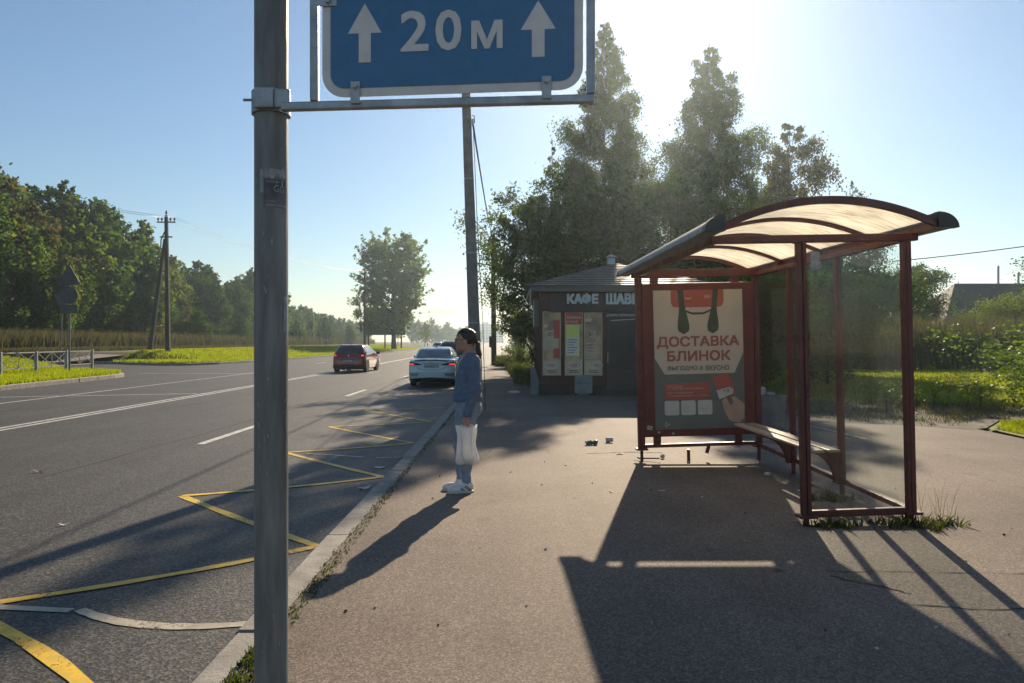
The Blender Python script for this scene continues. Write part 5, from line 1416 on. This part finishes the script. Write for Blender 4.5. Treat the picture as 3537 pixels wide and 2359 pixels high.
# ================================================================ FIGURES: smooth blended volumes turned into one surface
def surfnet(fun, lo, hi, h):
    lo = np.array(lo, float); hi = np.array(hi, float)
    n = np.ceil((hi-lo)/h).astype(int)+1
    ax = [lo[i]+h*np.arange(n[i]) for i in range(3)]
    G = np.stack(np.meshgrid(*ax, indexing='ij'), -1)
    v = fun(G).astype(np.float32)
    ins = v < 0
    c = np.zeros(tuple(n-1), np.int8)
    for dx in (0, 1):
        for dy in (0, 1):
            for dz in (0, 1): c += ins[dx:n[0]-1+dx, dy:n[1]-1+dy, dz:n[2]-1+dz]
    act = (c > 0) & (c < 8)
    idx = np.full(act.shape, -1, np.int64); ci = np.argwhere(act); idx[act] = np.arange(len(ci))
    acc = np.zeros((len(ci), 3)); cnt = np.zeros(len(ci))
    corners = [(a, b, d) for a in (0, 1) for b in (0, 1) for d in (0, 1)]
    for a in corners:
        for ax_ in range(3):
            if a[ax_]: continue
            b = list(a); b[ax_] = 1
            va = v[ci[:, 0]+a[0], ci[:, 1]+a[1], ci[:, 2]+a[2]]; vb = v[ci[:, 0]+b[0], ci[:, 1]+b[1], ci[:, 2]+b[2]]
            m = (va < 0) != (vb < 0); t = np.where(m, va/np.where(m, va-vb, 1), 0)
            p = np.tile(np.array(a, float), (len(ci), 1)); p[:, ax_] += t
            acc[m] += p[m]; cnt[m] += 1
    V = lo+(ci+acc/np.maximum(cnt, 1)[:, None])*h
    F = []
    for ax_ in range(3):
        o1, o2 = [(1, 2), (2, 0), (0, 1)][ax_]
        sl0 = [slice(1, n[k]-1) for k in range(3)]; sl0[ax_] = slice(0, n[ax_]-1)
        sl1 = list(sl0); sl1[ax_] = slice(1, n[ax_])
        A, B = ins[tuple(sl0)], ins[tuple(sl1)]
        e = np.argwhere(A != B); s = A[A != B]
        off = np.ones(3, int); off[ax_] = 0; e = e+off
        def cell(d1, d2):
            q_ = e.copy(); q_[:, o1] -= d1; q_[:, o2] -= d2
            return idx[q_[:, 0], q_[:, 1], q_[:, 2]]
        Q = np.stack([cell(1, 1), cell(0, 1), cell(0, 0), cell(1, 0)], 1)
        Q = np.where(s[:, None], Q, Q[:, ::-1]); F.append(Q)
    F = np.concatenate(F); F = F[(F >= 0).all(1)]
    return V, F
def cap(P, a, b, ra, rb=None):
    rb = ra if rb is None else rb
    a = np.array(a, float); b = np.array(b, float); d = b-a
    t = np.clip(((P-a)@d)/(d@d), 0, 1)
    return np.linalg.norm(P-a-t[..., None]*d, axis=-1)-(ra+(rb-ra)*t)
def ell(P, c, r):
    r = np.array(r, float); q_ = (P-np.array(c))
    k0 = np.linalg.norm(q_/r, axis=-1); k1 = np.linalg.norm(q_/(r*r), axis=-1)
    return k0*(k0-1)/np.maximum(k1, 1e-6)
def smin(k, *ds):
    o = ds[0]
    for d in ds[1:]:
        h = np.maximum(k-np.abs(o-d), 0)/k; o = np.minimum(o, d)-h*h*k/4
    return o
def wr(P, f, amp, ph=0):
    return amp*(np.sin(P[..., 2]*f+3*np.sin(P[..., 0]*17+ph)+2*np.sin(P[..., 1]*14))+.6*np.sin(P[..., 2]*f*2.3+P[..., 0]*40+P[..., 1]*31+ph))
def fig(name, parts, mat_, parent=None):
    """several surface shells in one mesh"""
    V = []; F = []; b = 0
    for v_, f_ in parts: V.append(v_); F.append(f_+b); b += len(v_)
    return mesh_np(name, np.concatenate(V), np.concatenate(F), mat_, parent, smooth=True)

# --- the waiting woman. local: +x is where she looks, +y her left, z up
HX, HZ = .015, 1.585
HA = R(-17)                      # her head is turned back to the road against the trunk
def turn(P):
    c, s = math.cos(-HA), math.sin(-HA); x = P[..., 0]+.03; y = P[..., 1]
    return np.stack([c*x-s*y-.03, s*x+c*y, P[..., 2]], -1)
def untn(p):
    c, s = math.cos(HA), math.sin(HA); x, y = p[0]+.03, p[1]
    return (c*x-s*y-.03, s*x+c*y, p[2])
def head(P):
    P = turn(P)
    sk = ell(P, (HX-.010, 0, HZ+.022), (.098, .076, .090))
    face = ell(P, (HX+.026, 0, HZ-.035), (.068, .060, .085))
    jaw = ell(P, (HX+.036, 0, HZ-.082), (.048, .045, .032))
    chin = ell(P, (HX+.072, 0, HZ-.104), (.020, .024, .018))
    nose = smin(.012, cap(P, (HX+.090, 0, HZ+.002), (HX+.110, 0, HZ-.036), .008, .011), ell(P, (HX+.102, 0, HZ-.041), (.014, .016, .009)))
    lips = smin(.008, ell(P, (HX+.092, 0, HZ-.066), (.010, .022, .006)), ell(P, (HX+.090, 0, HZ-.078), (.010, .019, .007)))
    brow = ell(P, (HX+.080, 0, HZ+.020), (.016, .050, .012))
    o = smin(.035, sk, face, jaw); o = smin(.02, o, chin, brow); o = smin(.014, o, nose); o = smin(.008, o, lips)
    for s in (-1, 1):
        o = np.maximum(o, -ell(P, (HX+.098, s*.032, HZ+.000), (.018, .018, .011)))
        o = smin(.006, o, ell(P, (HX+.080, s*.031, HZ-.001), (.0115, .0125, .0115)))
        ear = ell(P, (HX-.006, s*.079, HZ-.016), (.020, .010, .032)); ear = np.maximum(ear, -ell(P, (HX-.002, s*.090, HZ-.014), (.011, .008, .020)))
        o = smin(.008, o, ear)
    neck = smin(.03, cap(P, (HX-.032, 0, HZ-.06), (-.035, 0, 1.40), .052, .058))
    return smin(.03, o, neck)
WL = np.array((.045, .215, .80)); WRt = np.array((.03, -.23, .80))
def bodyf(P):
    d = smin(.06, ell(P, (-.02, 0, 1.28), (.095, .15, .18)), ell(P, (0, 0, 1.05), (.085, .125, .16)), ell(P, (-.005, 0, .90), (.105, .15, .11)),
             cap(P, (-.035, 0, 1.36), (-.03, 0, 1.45), .06, .055))
    for s, w_, ank, kn in ((1, WL, (.02, .085, .09), (.045, .085, .48)), (-1, WRt, (.045, -.085, .09), (.065, -.08, .48))):
        sh_ = (-.03, s*.165, 1.365); el = (-.055+(.02 if s == 1 else 0), s*.215, 1.09)
        d = smin(.05, d, cap(P, (-.03, s*.08, 1.37), sh_, .05, .05)); d = smin(.03, d, cap(P, sh_, el, .045, .036), cap(P, el, tuple(w_), .035, .024))
        hp = (0, s*.085, .88)
        d = smin(.05, d, cap(P, hp, kn, .085, .055)); d = smin(.03, d, cap(P, kn, ank, .05, .034), ell(P, (kn[0]-.02, kn[1], .34), (.05, .045, .11)))
        d = smin(.02, d, ell(P, (ank[0]+.06, ank[1], .045), (.12, .04, .035)))
    return d
def handf(w_, s, grip):
    """hand hanging from the wrist w_; s = +1 left hand: palm faces -y; grip closes the fingers"""
    wx, wy, wz = w_
    def f(P):
        d = smin(.02, cap(P, (wx, wy, wz+.04), (wx+.003, wy, wz-.01), .024, .022), ell(P, (wx+.006, wy-s*.004, wz-.045), (.038, .016, .048)))
        for i, (fx, l) in enumerate(((.033, .070), (.012, .078), (-.009, .073), (-.028, .058))):
            a = np.array((wx+fx*.9+.004, wy-s*.004, wz-.082-(.004 if i in (1, 2) else 0)))
            if grip:
                b = a+np.array((fx*.08, -s*.010, -l*.42)); c = b+np.array((0, -s*.026, -.002-l*.05)); e = c+np.array((0, -s*.004, l*.33))
            else:
                b = a+np.array((.004, -s*.008, -l*.48)); c = b+np.array((.004, -s*.014, -l*.28)); e = c+np.array((.002, -s*.012, -l*.2))
            d = smin(.006, d, cap(P, a, b, .0090, .0085), cap(P, b, c, .0085, .0078), cap(P, c, e, .0078, .0068))
        t0 = np.array((wx+.028, wy-s*.010, wz-.028)); t1 = t0+np.array((.022, -s*.014, -.030)); t2 = t1+np.array((.002, -s*.010, -.028))
        return smin(.010, d, cap(P, t0, t1, .013, .010), cap(P, t1, t2, .010, .0078))
    return f
PX, PY = -.475, 7.78
wm = thing('person', 'woman in denim jacket and pale jeans with dark ponytail, holding a white plastic bag', 'person', (PX, PY, .0), R(180+15))
body = fig('body', [surfnet(bodyf, (-.25, -.33, .0), (.25, .33, 1.47), .010),
                    surfnet(head, (-.14, -.13, 1.37), (.15, .13, 1.72), .0042),
                    surfnet(handf(WL, 1, True), (-.03, .13, .64), (.14, .26, .86), .0033),
                    surfnet(handf(WRt, -1, False), (-.05, -.28, .60), (.13, -.15, .86), .0036)], M['skin'], wm)
def jacketf(P):
    t = smin(.08, ell(P, (-.025, 0, 1.285), (.135, .185, .165)), ell(P, (-.012, 0, 1.10), (.135, .172, .20)), ell(P, (-.005, 0, .98), (.142, .178, .10)),
             cap(P, (-.035, -.11, 1.365), (-.035, .11, 1.365), .060, .060))
    front = np.abs(P[..., 1]+.015)-.020-.30*np.maximum(0, P[..., 2]-1.18)               # open front
    t = np.maximum(t, -np.maximum(front, .075-.5*np.maximum(0, P[..., 2]-1.24)-P[..., 0]))
    for s, w_ in ((1, WL), (-1, WRt)):
        sh_ = (-.03, s*.17, 1.365); el = (-.06+(.02 if s == 1 else 0), s*.225, 1.09)
        t = smin(.05, t, cap(P, sh_, el, .070, .060)); t = smin(.04, t, cap(P, el, tuple(w_+np.array((-.002, 0, .005))), .060, .044))
    t = t+wr(P, 26, .0020)+.0042*np.sin(P[..., 2]*105+P[..., 0]*55+2*np.sin(P[..., 1]*22))*np.exp(-((P[..., 2]-1.07)/.10)**2)*np.where(np.abs(P[..., 1]) > .15, 1, .35)
    t = np.where(np.abs(P[..., 2]-.835)+np.where(np.abs(P[..., 1]) > .17, 0, 1) < .022, t-.0035, t)
    t = np.where(np.abs(P[..., 2]-1.30+.25*np.abs(P[..., 0])) < .0045, t+.004, t)
    hem = .935-.03*P[..., 0]
    band = np.abs(P[..., 2]-(hem+.03))-.022
    t = np.where(band < 0, t-.003, t)
    t = np.maximum(t, np.where(np.abs(P[..., 1]) < .19, hem-P[..., 2], -1))
    t = np.maximum(t, WL[2]-.0-P[..., 2])
    col = np.maximum(np.abs(np.hypot(P[..., 0]+.03, P[..., 1])-.078-.35*np.maximum(0, 1.43-P[..., 2]))-.010, np.abs(P[..., 2]-1.425)-.030)
    col = np.maximum(col, P[..., 0]-.045-.5*(1.45-P[..., 2]))
    t = smin(.012, t, col)
    return np.maximum(t, -smin(.03, cap(P, (-.035, 0, 1.34), (-.030, 0, 1.6), .060, .066), cap(P, (-.01, 0, 1.40), (.06, 0, 1.47), .052, .07)))
jk = fig('jacket', [surfnet(jacketf, (-.24, -.33, .78), (.21, .33, 1.50), .0075)], M['denim'], wm)
def shirtf(P):
    t = smin(.06, ell(P, (-.02, 0, 1.27), (.125, .165, .16)), ell(P, (0, 0, 1.08), (.122, .15, .19)), cap(P, (-.035, 0, 1.3), (-.033, 0, 1.41), .065, .062))
    return np.maximum(t, P[..., 2]-1.415)
fig('shirt', [surfnet(shirtf, (-.16, -.19, .90), (.15, .19, 1.45), .010)], M['shirt'], wm)
def jeansf(P):
    d = smin(.06, ell(P, (-.005, 0, .93), (.125, .168, .10)), ell(P, (-.035, 0, .86), (.125, .16, .10)))
    for s, ank, kn in ((1, (.02, .085, .10), (.042, .085, .48)), (-1, (.045, -.085, .10), (.062, -.08, .48))):
        d = smin(.05, d, cap(P, (0.005, s*.082, .86), kn, .104, .068)); d = smin(.03, d, cap(P, kn, ank, .062, .047), ell(P, (kn[0]-.028, kn[1], .34), (.058, .055, .13)))
    d = d+wr(P, 55, .003, 1)*np.clip((1.0-P[..., 2])*1.2, .3, 1.4)
    return np.maximum(np.maximum(d, P[..., 2]-1.0), .085-P[..., 2])
fig('jeans', [surfnet(jeansf, (-.19, -.21, .07), (.19, .21, 1.01), .008)], M['jeans'], wm)
def hairf(P):
    P = turn(P)
    sk = ell(P, (HX-.016, 0, HZ+.028), (.110, .087, .098))
    # keep clear of the face: everything below the hairline plane in front
    fl = (P[..., 0]-HX)*.90-(P[..., 2]-HZ)*.60+.012*np.abs(P[..., 1])/.08
    d = np.maximum(sk, fl-.012)
    d = np.maximum(d, HZ-.095-P[..., 2])
    bun = smin(.03, ell(P, (HX-.112, 0, HZ-.035), (.030, .034, .034)), cap(P, (HX-.125, 0, HZ-.05), (HX-.142, .008, HZ-.15), .030, .026), cap(P, (HX-.142, .008, HZ-.15), (HX-.140, .014, HZ-.27), .026, .010))
    d = smin(.02, d, bun)
    return d+.0016*np.sin(P[..., 1]*190+P[..., 2]*25)+.0012*np.sin(P[..., 0]*140+P[..., 2]*60)
hr = fig('hair', [surfnet(hairf, (-.20, -.14, 1.27), (.13, .14, 1.73), .0042)], M['hair'], wm)
MB().tube([untn((HX-.116+.012*math.cos(a), .034*math.cos(a), HZ-.052+.034*math.sin(a))) for a in [i*math.pi/8 for i in range(17)]], .009, 6).build('hair_tie', M['pink'], hr, smooth=True)
gl = MB()
for s in (-1, 1):
    gl.tube([(HX+.108-.010*(math.cos(a)*.5*s+.5), s*.034+.026*math.cos(a), HZ-.001+.020*math.sin(a)) for a in [i*math.pi/9 for i in range(19)]], .0022, 5)
    gl.tube([(HX+.098, s*.060, HZ+.006), (HX+.05, s*.074, HZ+.006), (HX-.005, s*.080, HZ+.002)], .002, 5)
gl.tube([(HX+.110, -.010, HZ+.006), (HX+.114, 0, HZ+.009), (HX+.110, .010, HZ+.006)], .002, 5)
gl.v = [untn(p) for p in gl.v]
gl.build('glasses', M['black'], wm, smooth=True)
stn = MB(); rs = random.Random(5)
for i in range(70):
    u = rs.uniform(-1.35, 1.35); a0 = rs.uniform(.15, .9); k = 1.012+rs.uniform(0, .03); pts = []
    for j in range(7):
        t = j/6; a = a0+(math.pi*1.02-a0)*t; e = u*(1-t)**.8
        pts.append(untn((HX-.016+.110*k*math.cos(a)*math.cos(e*.4), .087*k*math.sin(e)*math.sin(min(a, 1.57)+.0)*(1-t*.6), HZ+.028+.098*k*math.sin(a)*math.cos(e*.75)-.05*t**3)))
    stn.tube(pts, .0011, 4)
for i in range(26):
    y0 = rs.uniform(-.02, .035); x0 = HX-.135+rs.uniform(-.022, .018)
    stn.tube([untn((x0-.004*j+rs.uniform(-.004, .004), y0+rs.uniform(-.004, .004)+.003*j, HZ-.07-.042*j)) for j in range(6)], [.0016, .0016, .0014, .0012, .001, .0006], 4)
stn.build('hair_strands', M['hair'], hr, smooth=True)
for s, ax_, ay in ((1, 0.02, .085), (-1, .045, -.085)):
    def shoef(P, ax_=ax_, ay=ay):
        d = smin(.04, ell(P, (ax_-.01, ay, .060), (.062, .042, .058)), ell(P, (ax_+.075, ay, .040), (.095, .043, .040)), ell(P, (ax_+.135, ay-.004, .030), (.065, .042, .030)), cap(P, (ax_-.005, ay, .06), (ax_, ay, .105), .040, .043))
        d = np.maximum(d, -cap(P, (ax_, ay, .10), (ax_, ay, .2), .036))
        return np.maximum(d, .014-P[..., 2])
    sh1 = fig('shoe', [surfnet(shoef, (ax_-.09, ay-.06, .0), (ax_+.22, ay+.06, .13), .0045)], M['shoe'], wm)
    sole = [(ax_-.072+.0, 0)]
    out = [(ax_+.063+.142*math.cos(a), ay+(.043-.004*math.cos(a))*math.copysign(abs(math.sin(a))**.7, math.sin(a))) for a in [i*2*math.pi/28 for i in range(28)]]
    MB().prism(out, (0, 0, .001), (1, 0, 0), (0, 1, 0), .017).build('sole', M['litter_w'], sh1, smooth=True, angle=40)
    if s == 1:
        st = MB()
        def on(x, z):
            best = ay+.02
            for yy in np.linspace(ay+.065, ay, 60):
                if float(shoef(np.array([[x, yy, z]]))[0]) < 0: best = yy; break
            return Vector((x, best+.001, z))
        for (x0, z0, x1, z1) in ((-.035, .022, .035, .070), (-.045, .030, .022, .082), (.060, .026, .050, .062), (.072, .052, .030, .030)):
            st.tube([on(ax_+x0+(x1-x0)*k/6, z0+(z1-z0)*k/6) for k in range(7)], .0042, 5)
        st.build('shoe_stripe', M['black'], sh1)

# --- the bag she holds
bg_ = thing('plastic_bag', 'white translucent plastic carrier bag hanging from the womans hand', 'bag', (PX, PY, 0), R(180+15))
rows = [(.705, .108, .026), (.665, .107, .034), (.61, .094, .040), (.55, .088, .042), (.49, .098, .046), (.43, .106, .050), (.385, .114, .054), (.352, .124, .052), (.332, .110, .044), (.318, .086, .032)]
V_ = []; F_ = []; n = 40; rr = random.Random(8)
BY = .235; BXc = .050
for j, (z, hw, th) in enumerate(rows):
    cx = BXc+(-.010 if j in (6, 7, 8) else 0)
    for k in range(n):
        a = 2*math.pi*k/n; c_, s_ = math.cos(a), math.sin(a)
        fold = 1+.26*math.sin(5*a+j*.35)+.17*math.sin(9*a+1.3-j*.2)+.10*math.sin(14*a+j*.5)
        x = cx-hw*1.04*math.copysign(abs(c_)**.75, c_)
        yv = BY+th*math.copysign(abs(s_)**.8, s_)*fold
        x += .006*math.sin(j*1.9+k*.7)+rr.uniform(-.003, .003); yv += rr.uniform(-.004, .004)
        V_.append((x, yv, z+.010*math.sin(3*a+j)*(1 if j in (0, 9) else .4)+(.012*abs(c_)**3 if j == 0 else 0)))
for j in range(len(rows)-1):
    for k in range(n): F_.append((j*n+k, j*n+(k+1) % n, (j+1)*n+(k+1) % n, (j+1)*n+k))
F_.append(tuple((len(rows)-1)*n+k for k in range(n)))
bo = MB().add(V_, F_).build('bag_body', M['bag'], bg_, smooth=True)
sbm = bo.modifiers.new('subdivision', 'SUBSURF'); sbm.levels = 1; sbm.render_levels = 2
gz = WL[2]-.118
for dy, sx in ((-.022, 1), (-.016, -1)):
    pts = [(BXc-.070*sx, BY+dy*.6, .695), (BXc-.045*sx, BY+dy, .715), (.061-.018*sx, WL[1]-.018, gz+.012), (.05, WL[1]-.019, gz+.014), (.061+.016*sx, WL[1]-.018, gz+.006), (BXc+.050*sx, BY+dy, .71), (BXc+.075*sx, BY+dy*.6, .695)]
    vs = []
    for i, p in enumerate(pts):
        w2 = (.020, .014, .006, .006, .006, .014, .020)[i]
        for o in ((0, 0, w2), (0, 0, -w2)): vs.append((p[0]+o[0], p[1], p[2]+o[2]))
    hd = MB().add(vs, [(2*i, 2*i+2, 2*i+3, 2*i+1) for i in range(len(pts)-1)]).build('bag_handle', M['bag'], bg_, smooth=True)
    sm = hd.modifiers.new('solidify', 'SOLIDIFY'); sm.thickness = .002
MB().box((.04, BY, .362), (.145, .062, .055)).build('boxed_food', M['box_grey'], bg_, bevel=.008)

# --- far walker on the verge
fw = thing('person', 'distant walker in pale top and dark trousers on the far grass verge', 'person', (-32.6, 130, .55), R(95))
def walker(P):
    d = smin(.06, ell(P, (0, 0, 1.25), (.11, .2, .25)), ell(P, (0, 0, .95), (.11, .16, .14)), cap(P, (0, 0, 1.4), (.02, 0, 1.5), .06, .055))
    d = smin(.02, d, ell(P, (.025, 0, 1.62), (.10, .08, .115)))
    for s, k, a in ((1, .10, .20), (-1, -.02, -.20)):
        d = smin(.05, d, cap(P, (0, s*.09, .92), (k, s*.09, .5), .09, .065)); d = smin(.03, d, cap(P, (k, s*.09, .5), (a, s*.09, .08), .06, .04), ell(P, (a+.06, s*.09, .04), (.12, .045, .04)))
        d = smin(.04, d, cap(P, (0, s*.2, 1.4), (-.03-.08*s, s*.27, 1.1), .05, .042)); d = smin(.03, d, cap(P, (-.03-.08*s, s*.27, 1.1), (.03-.2*s, s*.28, .86), .04, .03), ell(P, (.04-.22*s, s*.28, .79), (.03, .022, .06)))
    return d
fig('body', [surfnet(walker, (-.35, -.36, -.02), (.35, .36, 1.76), .022)], M['skin'], fw)
fig('shirt', [surfnet(lambda P: np.maximum(walker(P)-.014, np.maximum(.92-P[..., 2], P[..., 2]-1.46)), (-.35, -.38, .86), (.35, .38, 1.5), .022)], M['shirt'], fw)
fig('trousers', [surfnet(lambda P: np.maximum(walker(P)-.010, np.maximum(np.maximum(P[..., 2]-1.0, .1-P[..., 2]), np.abs(P[..., 1])-.21)), (-.35, -.25, .05), (.35, .25, 1.05), .022)], M['poster_dark'], fw)
fig('hair', [surfnet(lambda P: np.maximum(ell(P, (.015, 0, 1.635), (.115, .095, .12)), P[..., 0]-.06-(P[..., 2]-1.62)), (-.13, -.12, 1.5), (.15, .12, 1.78), .022)], M['hair'], fw)

# ================================================================ LITTER
def crumple(name, c, size, mat_, label, cat, seed, rz=0, squash=1.0):
    r = random.Random(seed); bm = bmesh.new(); bmesh.ops.create_icosphere(bm, subdivisions=3, radius=1)
    for v in bm.verts:
        k = 1+.28*math.sin(v.co.x*5+seed)*math.sin(v.co.y*6)+r.uniform(-.10, .10)
        v.co = Vector((v.co.x*size[0]*k, v.co.y*size[1]*k, v.co.z*size[2]*k*squash))
    mz = min(v.co.z for v in bm.verts)
    for v in bm.verts: v.co.z -= mz
    me = bpy.data.meshes.new(name); bm.to_mesh(me); bm.free(); me.materials.append(mat_)
    o = bpy.data.objects.new(name, me); COL.objects.link(o); o.location = c; o.rotation_euler = (0, 0, rz)
    return tag(o, label, cat)
def flake(name, c, pts, mat_, label, cat, rz=0, curl=.02):
    bm = MB(); vs = []; n = len(pts)
    for (x, y) in pts: vs.append((x, y, .004+curl*abs(x)/max(abs(p[0]) for p in pts)))
    vs2 = [(x, y, z+.0025) for x, y, z in vs]
    m_ = MB().add([(0, 0, .004)]+vs+[(0, 0, .0065)]+vs2, [(0, 1+(i+1) % n, 1+i) for i in range(n)]+[(n+1, n+2+i, n+2+(i+1) % n) for i in range(n)]+[(1+i, 1+(i+1) % n, n+2+(i+1) % n, n+2+i) for i in range(n)])
    o = m_.build(name, mat_); o.location = c; o.rotation_euler = (0, 0, rz)
    return tag(o, label, cat)
# crushed green can: squashed tube
cn = thing('crushed_can', 'crushed dark green drinks can lying on the pavement', 'can', (1.21, 11.22, 0), R(8))
prf = []; cyl_ = MB(); pts = []
for i in range(11):
    t = i/10; pts.append((-.085+.17*t, 0, .034-.004*math.sin(t*7)))
cyl_.tube(pts, [.024, .034, .037, .030, .036, .030, .024, .034, .036, .036, .030], 18)
cyl_.v = [(x, y*1.1, max(.002, z-.006*math.sin(x*60+y*25))) for x, y, z in cyl_.v]
cyl_.build('can_body', M['litter_g'], cn, smooth=True, angle=50)
MB().box((-.088, 0, .045), (.02, .05, .035), (0, .4, .2)).build('torn_lid', M['litter_w'], cn, bevel=.004)
cu_ = thing('paper_cup', 'brown white paper cup lying on its side beside the shelter panel', 'cup', (1.515, 11.5, .041), rot=(0, R(84), R(-12)))
MB().lathe([(.040, -.055), (.044, -.052), (.043, -.04), (.030, .055), (.026, .056)], (0, 0, 0), 22).build('cup_wall', M['litter_w'], cu_, smooth=True, angle=35)
MB().lathe([(.0425, -.048), (.039, -.010), (.020, -.008), (.001, -.008)], (0, 0, -.001), 22).build('cup_inside', M['litter_b'], cu_, smooth=True)
leafp = [(.0, -.02), (.05, -.035), (.09, -.01), (.12, .0), (.08, .02), (.03, .03), (-.03, .03), (-.09, .012), (-.06, -.02)]
flake('fallen_leaf', (-6.02, 9.42, ROADZ), leafp, M['litter_b'], 'large dry curled leaf on the asphalt far left', 'leaf', .2, .05)
flake('paper_scrap', (-4.06, 6.70, ROADZ), [(p[0]*.5, p[1]*.6) for p in leafp], M['litter_w'], 'small pale paper scrap inside the pole shadow on the road', 'paper', .5, .03)
flake('bottle_cap', (-1.75, 9.78, ROADZ), [(.07*math.cos(a), .055*math.sin(a)) for a in [i*.52 for i in range(12)]], M['litter_w'], 'round white flattened lid on the road near the kerb', 'lid', 0, .008)
flake('paper_scrap', (-1.68, 8.37, ROADZ), [(p[0]*.75, p[1]*1.5) for p in leafp], M['litter_w'], 'white and blue wrapper scrap on the road at the kerb by the woman', 'paper', .4, .03)
flake('paper_scrap', (1.03, 7.72, 0), [(-.006, -.045), (.010, -.04), (.012, .04), (-.004, .05)], M['litter_w'], 'tiny white strip of paper on the open pavement', 'paper', .2, .006)
flake('paper_scrap', (1.57, 7.75, 0), [(-.04, -.006), (.03, -.012), (.04, .010), (-.03, .014)], M['litter_w'], 'short white stick in the shelter shade', 'paper', 0, .004)
flake('cigarette_end', (1.82, 5.06, 0), [(-.03, -.008), (.03, -.008), (.03, .008), (-.03, .008)], M['litter_b'], 'brown cigarette end in the lit stripe under the shelter', 'cigarette end', -.2, .004)
flake('paper_scrap', (1.50, 10.30, 0), [(-.05, -.03), (.04, -.035), (.05, .03), (-.04, .035)], M['litter_w'], 'white scrap beside the leg of the advertising panel', 'paper', 0, .01)
crumple('crumpled_paper', (2.02, 9.92, 0), (.03, .03, .025), M['litter_w'], 'crumpled white paper ball under the advertising panel', 'paper', 4)
crumple('crumpled_paper', (2.98, 8.63, 0), (.035, .03, .02), M['litter_w'], 'white ring shaped scrap under the bench', 'paper', 9)
for i, (x, y, z, s, l) in enumerate(((-.20, -.04, .60, (.08, .07, .03), 'flat white food wrapper on the heaped litter bin'), (-.12, .0, .60, (.06, .06, .07), 'tall crumpled white bag on top of the litter bin'), (.02, -.05, .60, (.07, .05, .03), 'small white wrapper at the right of the heaped litter bin'))):
    crumple('rubbish', (4.62+x, 13.3+y, z), s, M['litter_w'], l, 'rubbish', 20+i, i)
crumple('crumpled_paper', (.07, 22.3, 0), (.16, .08, .04), M['litter_w'], 'white torn packaging on the dark ground left of the cafe', 'paper', 31)
r9 = random.Random(12)
for i in range(46):
    x, y = r9.uniform(-1.0, 4.2), 3.2+9*r9.random()**1.6
    s = r9.uniform(.004, .011)
    o = crumple('pebble', (x, y, 0), (s, s*.8, s*.6), M['litter_w'] if i % 3 else M['crack'], 'tiny pebble or crumb on the open pavement asphalt', 'pebble', 60+i); o['group'] = 'pebbles scattered on the pavement'
flake('broken_paver', (1.85, 10.0, 0), [(-.16, -.08), (.12, -.10), (.17, .05), (.0, .10), (-.15, .07)], M['kerb'], 'broken grey paving piece at the foot of the panel', 'paving stone', .1, .01)

# ================================================================ ADDED HAZE
def haze():  # scattering volume for distance fade, also added to imitate lens glare near the sun
    m, nt, out = newmat('glare haze')
    v = nd(nt, 'ShaderNodeVolumePrincipled')
    v.inputs['Color'].default_value = (.74, .91, 1, 1); v.inputs['Density'].default_value = HAZE; v.inputs['Anisotropy'].default_value = HAZEG
    nt.links.new(v.outputs[0], out.inputs['Volume'])
    o = MB().box((0, 560, 11.2), (2400, 1300, 25.6)).build('haze', m)
    tag(o, 'thin pale haze added along the whole street, veiling the backlit trees like lens glare', 'haze', None, 'stuff')
HAZE, HAZEG = .0006, .78
if HAZE: haze()
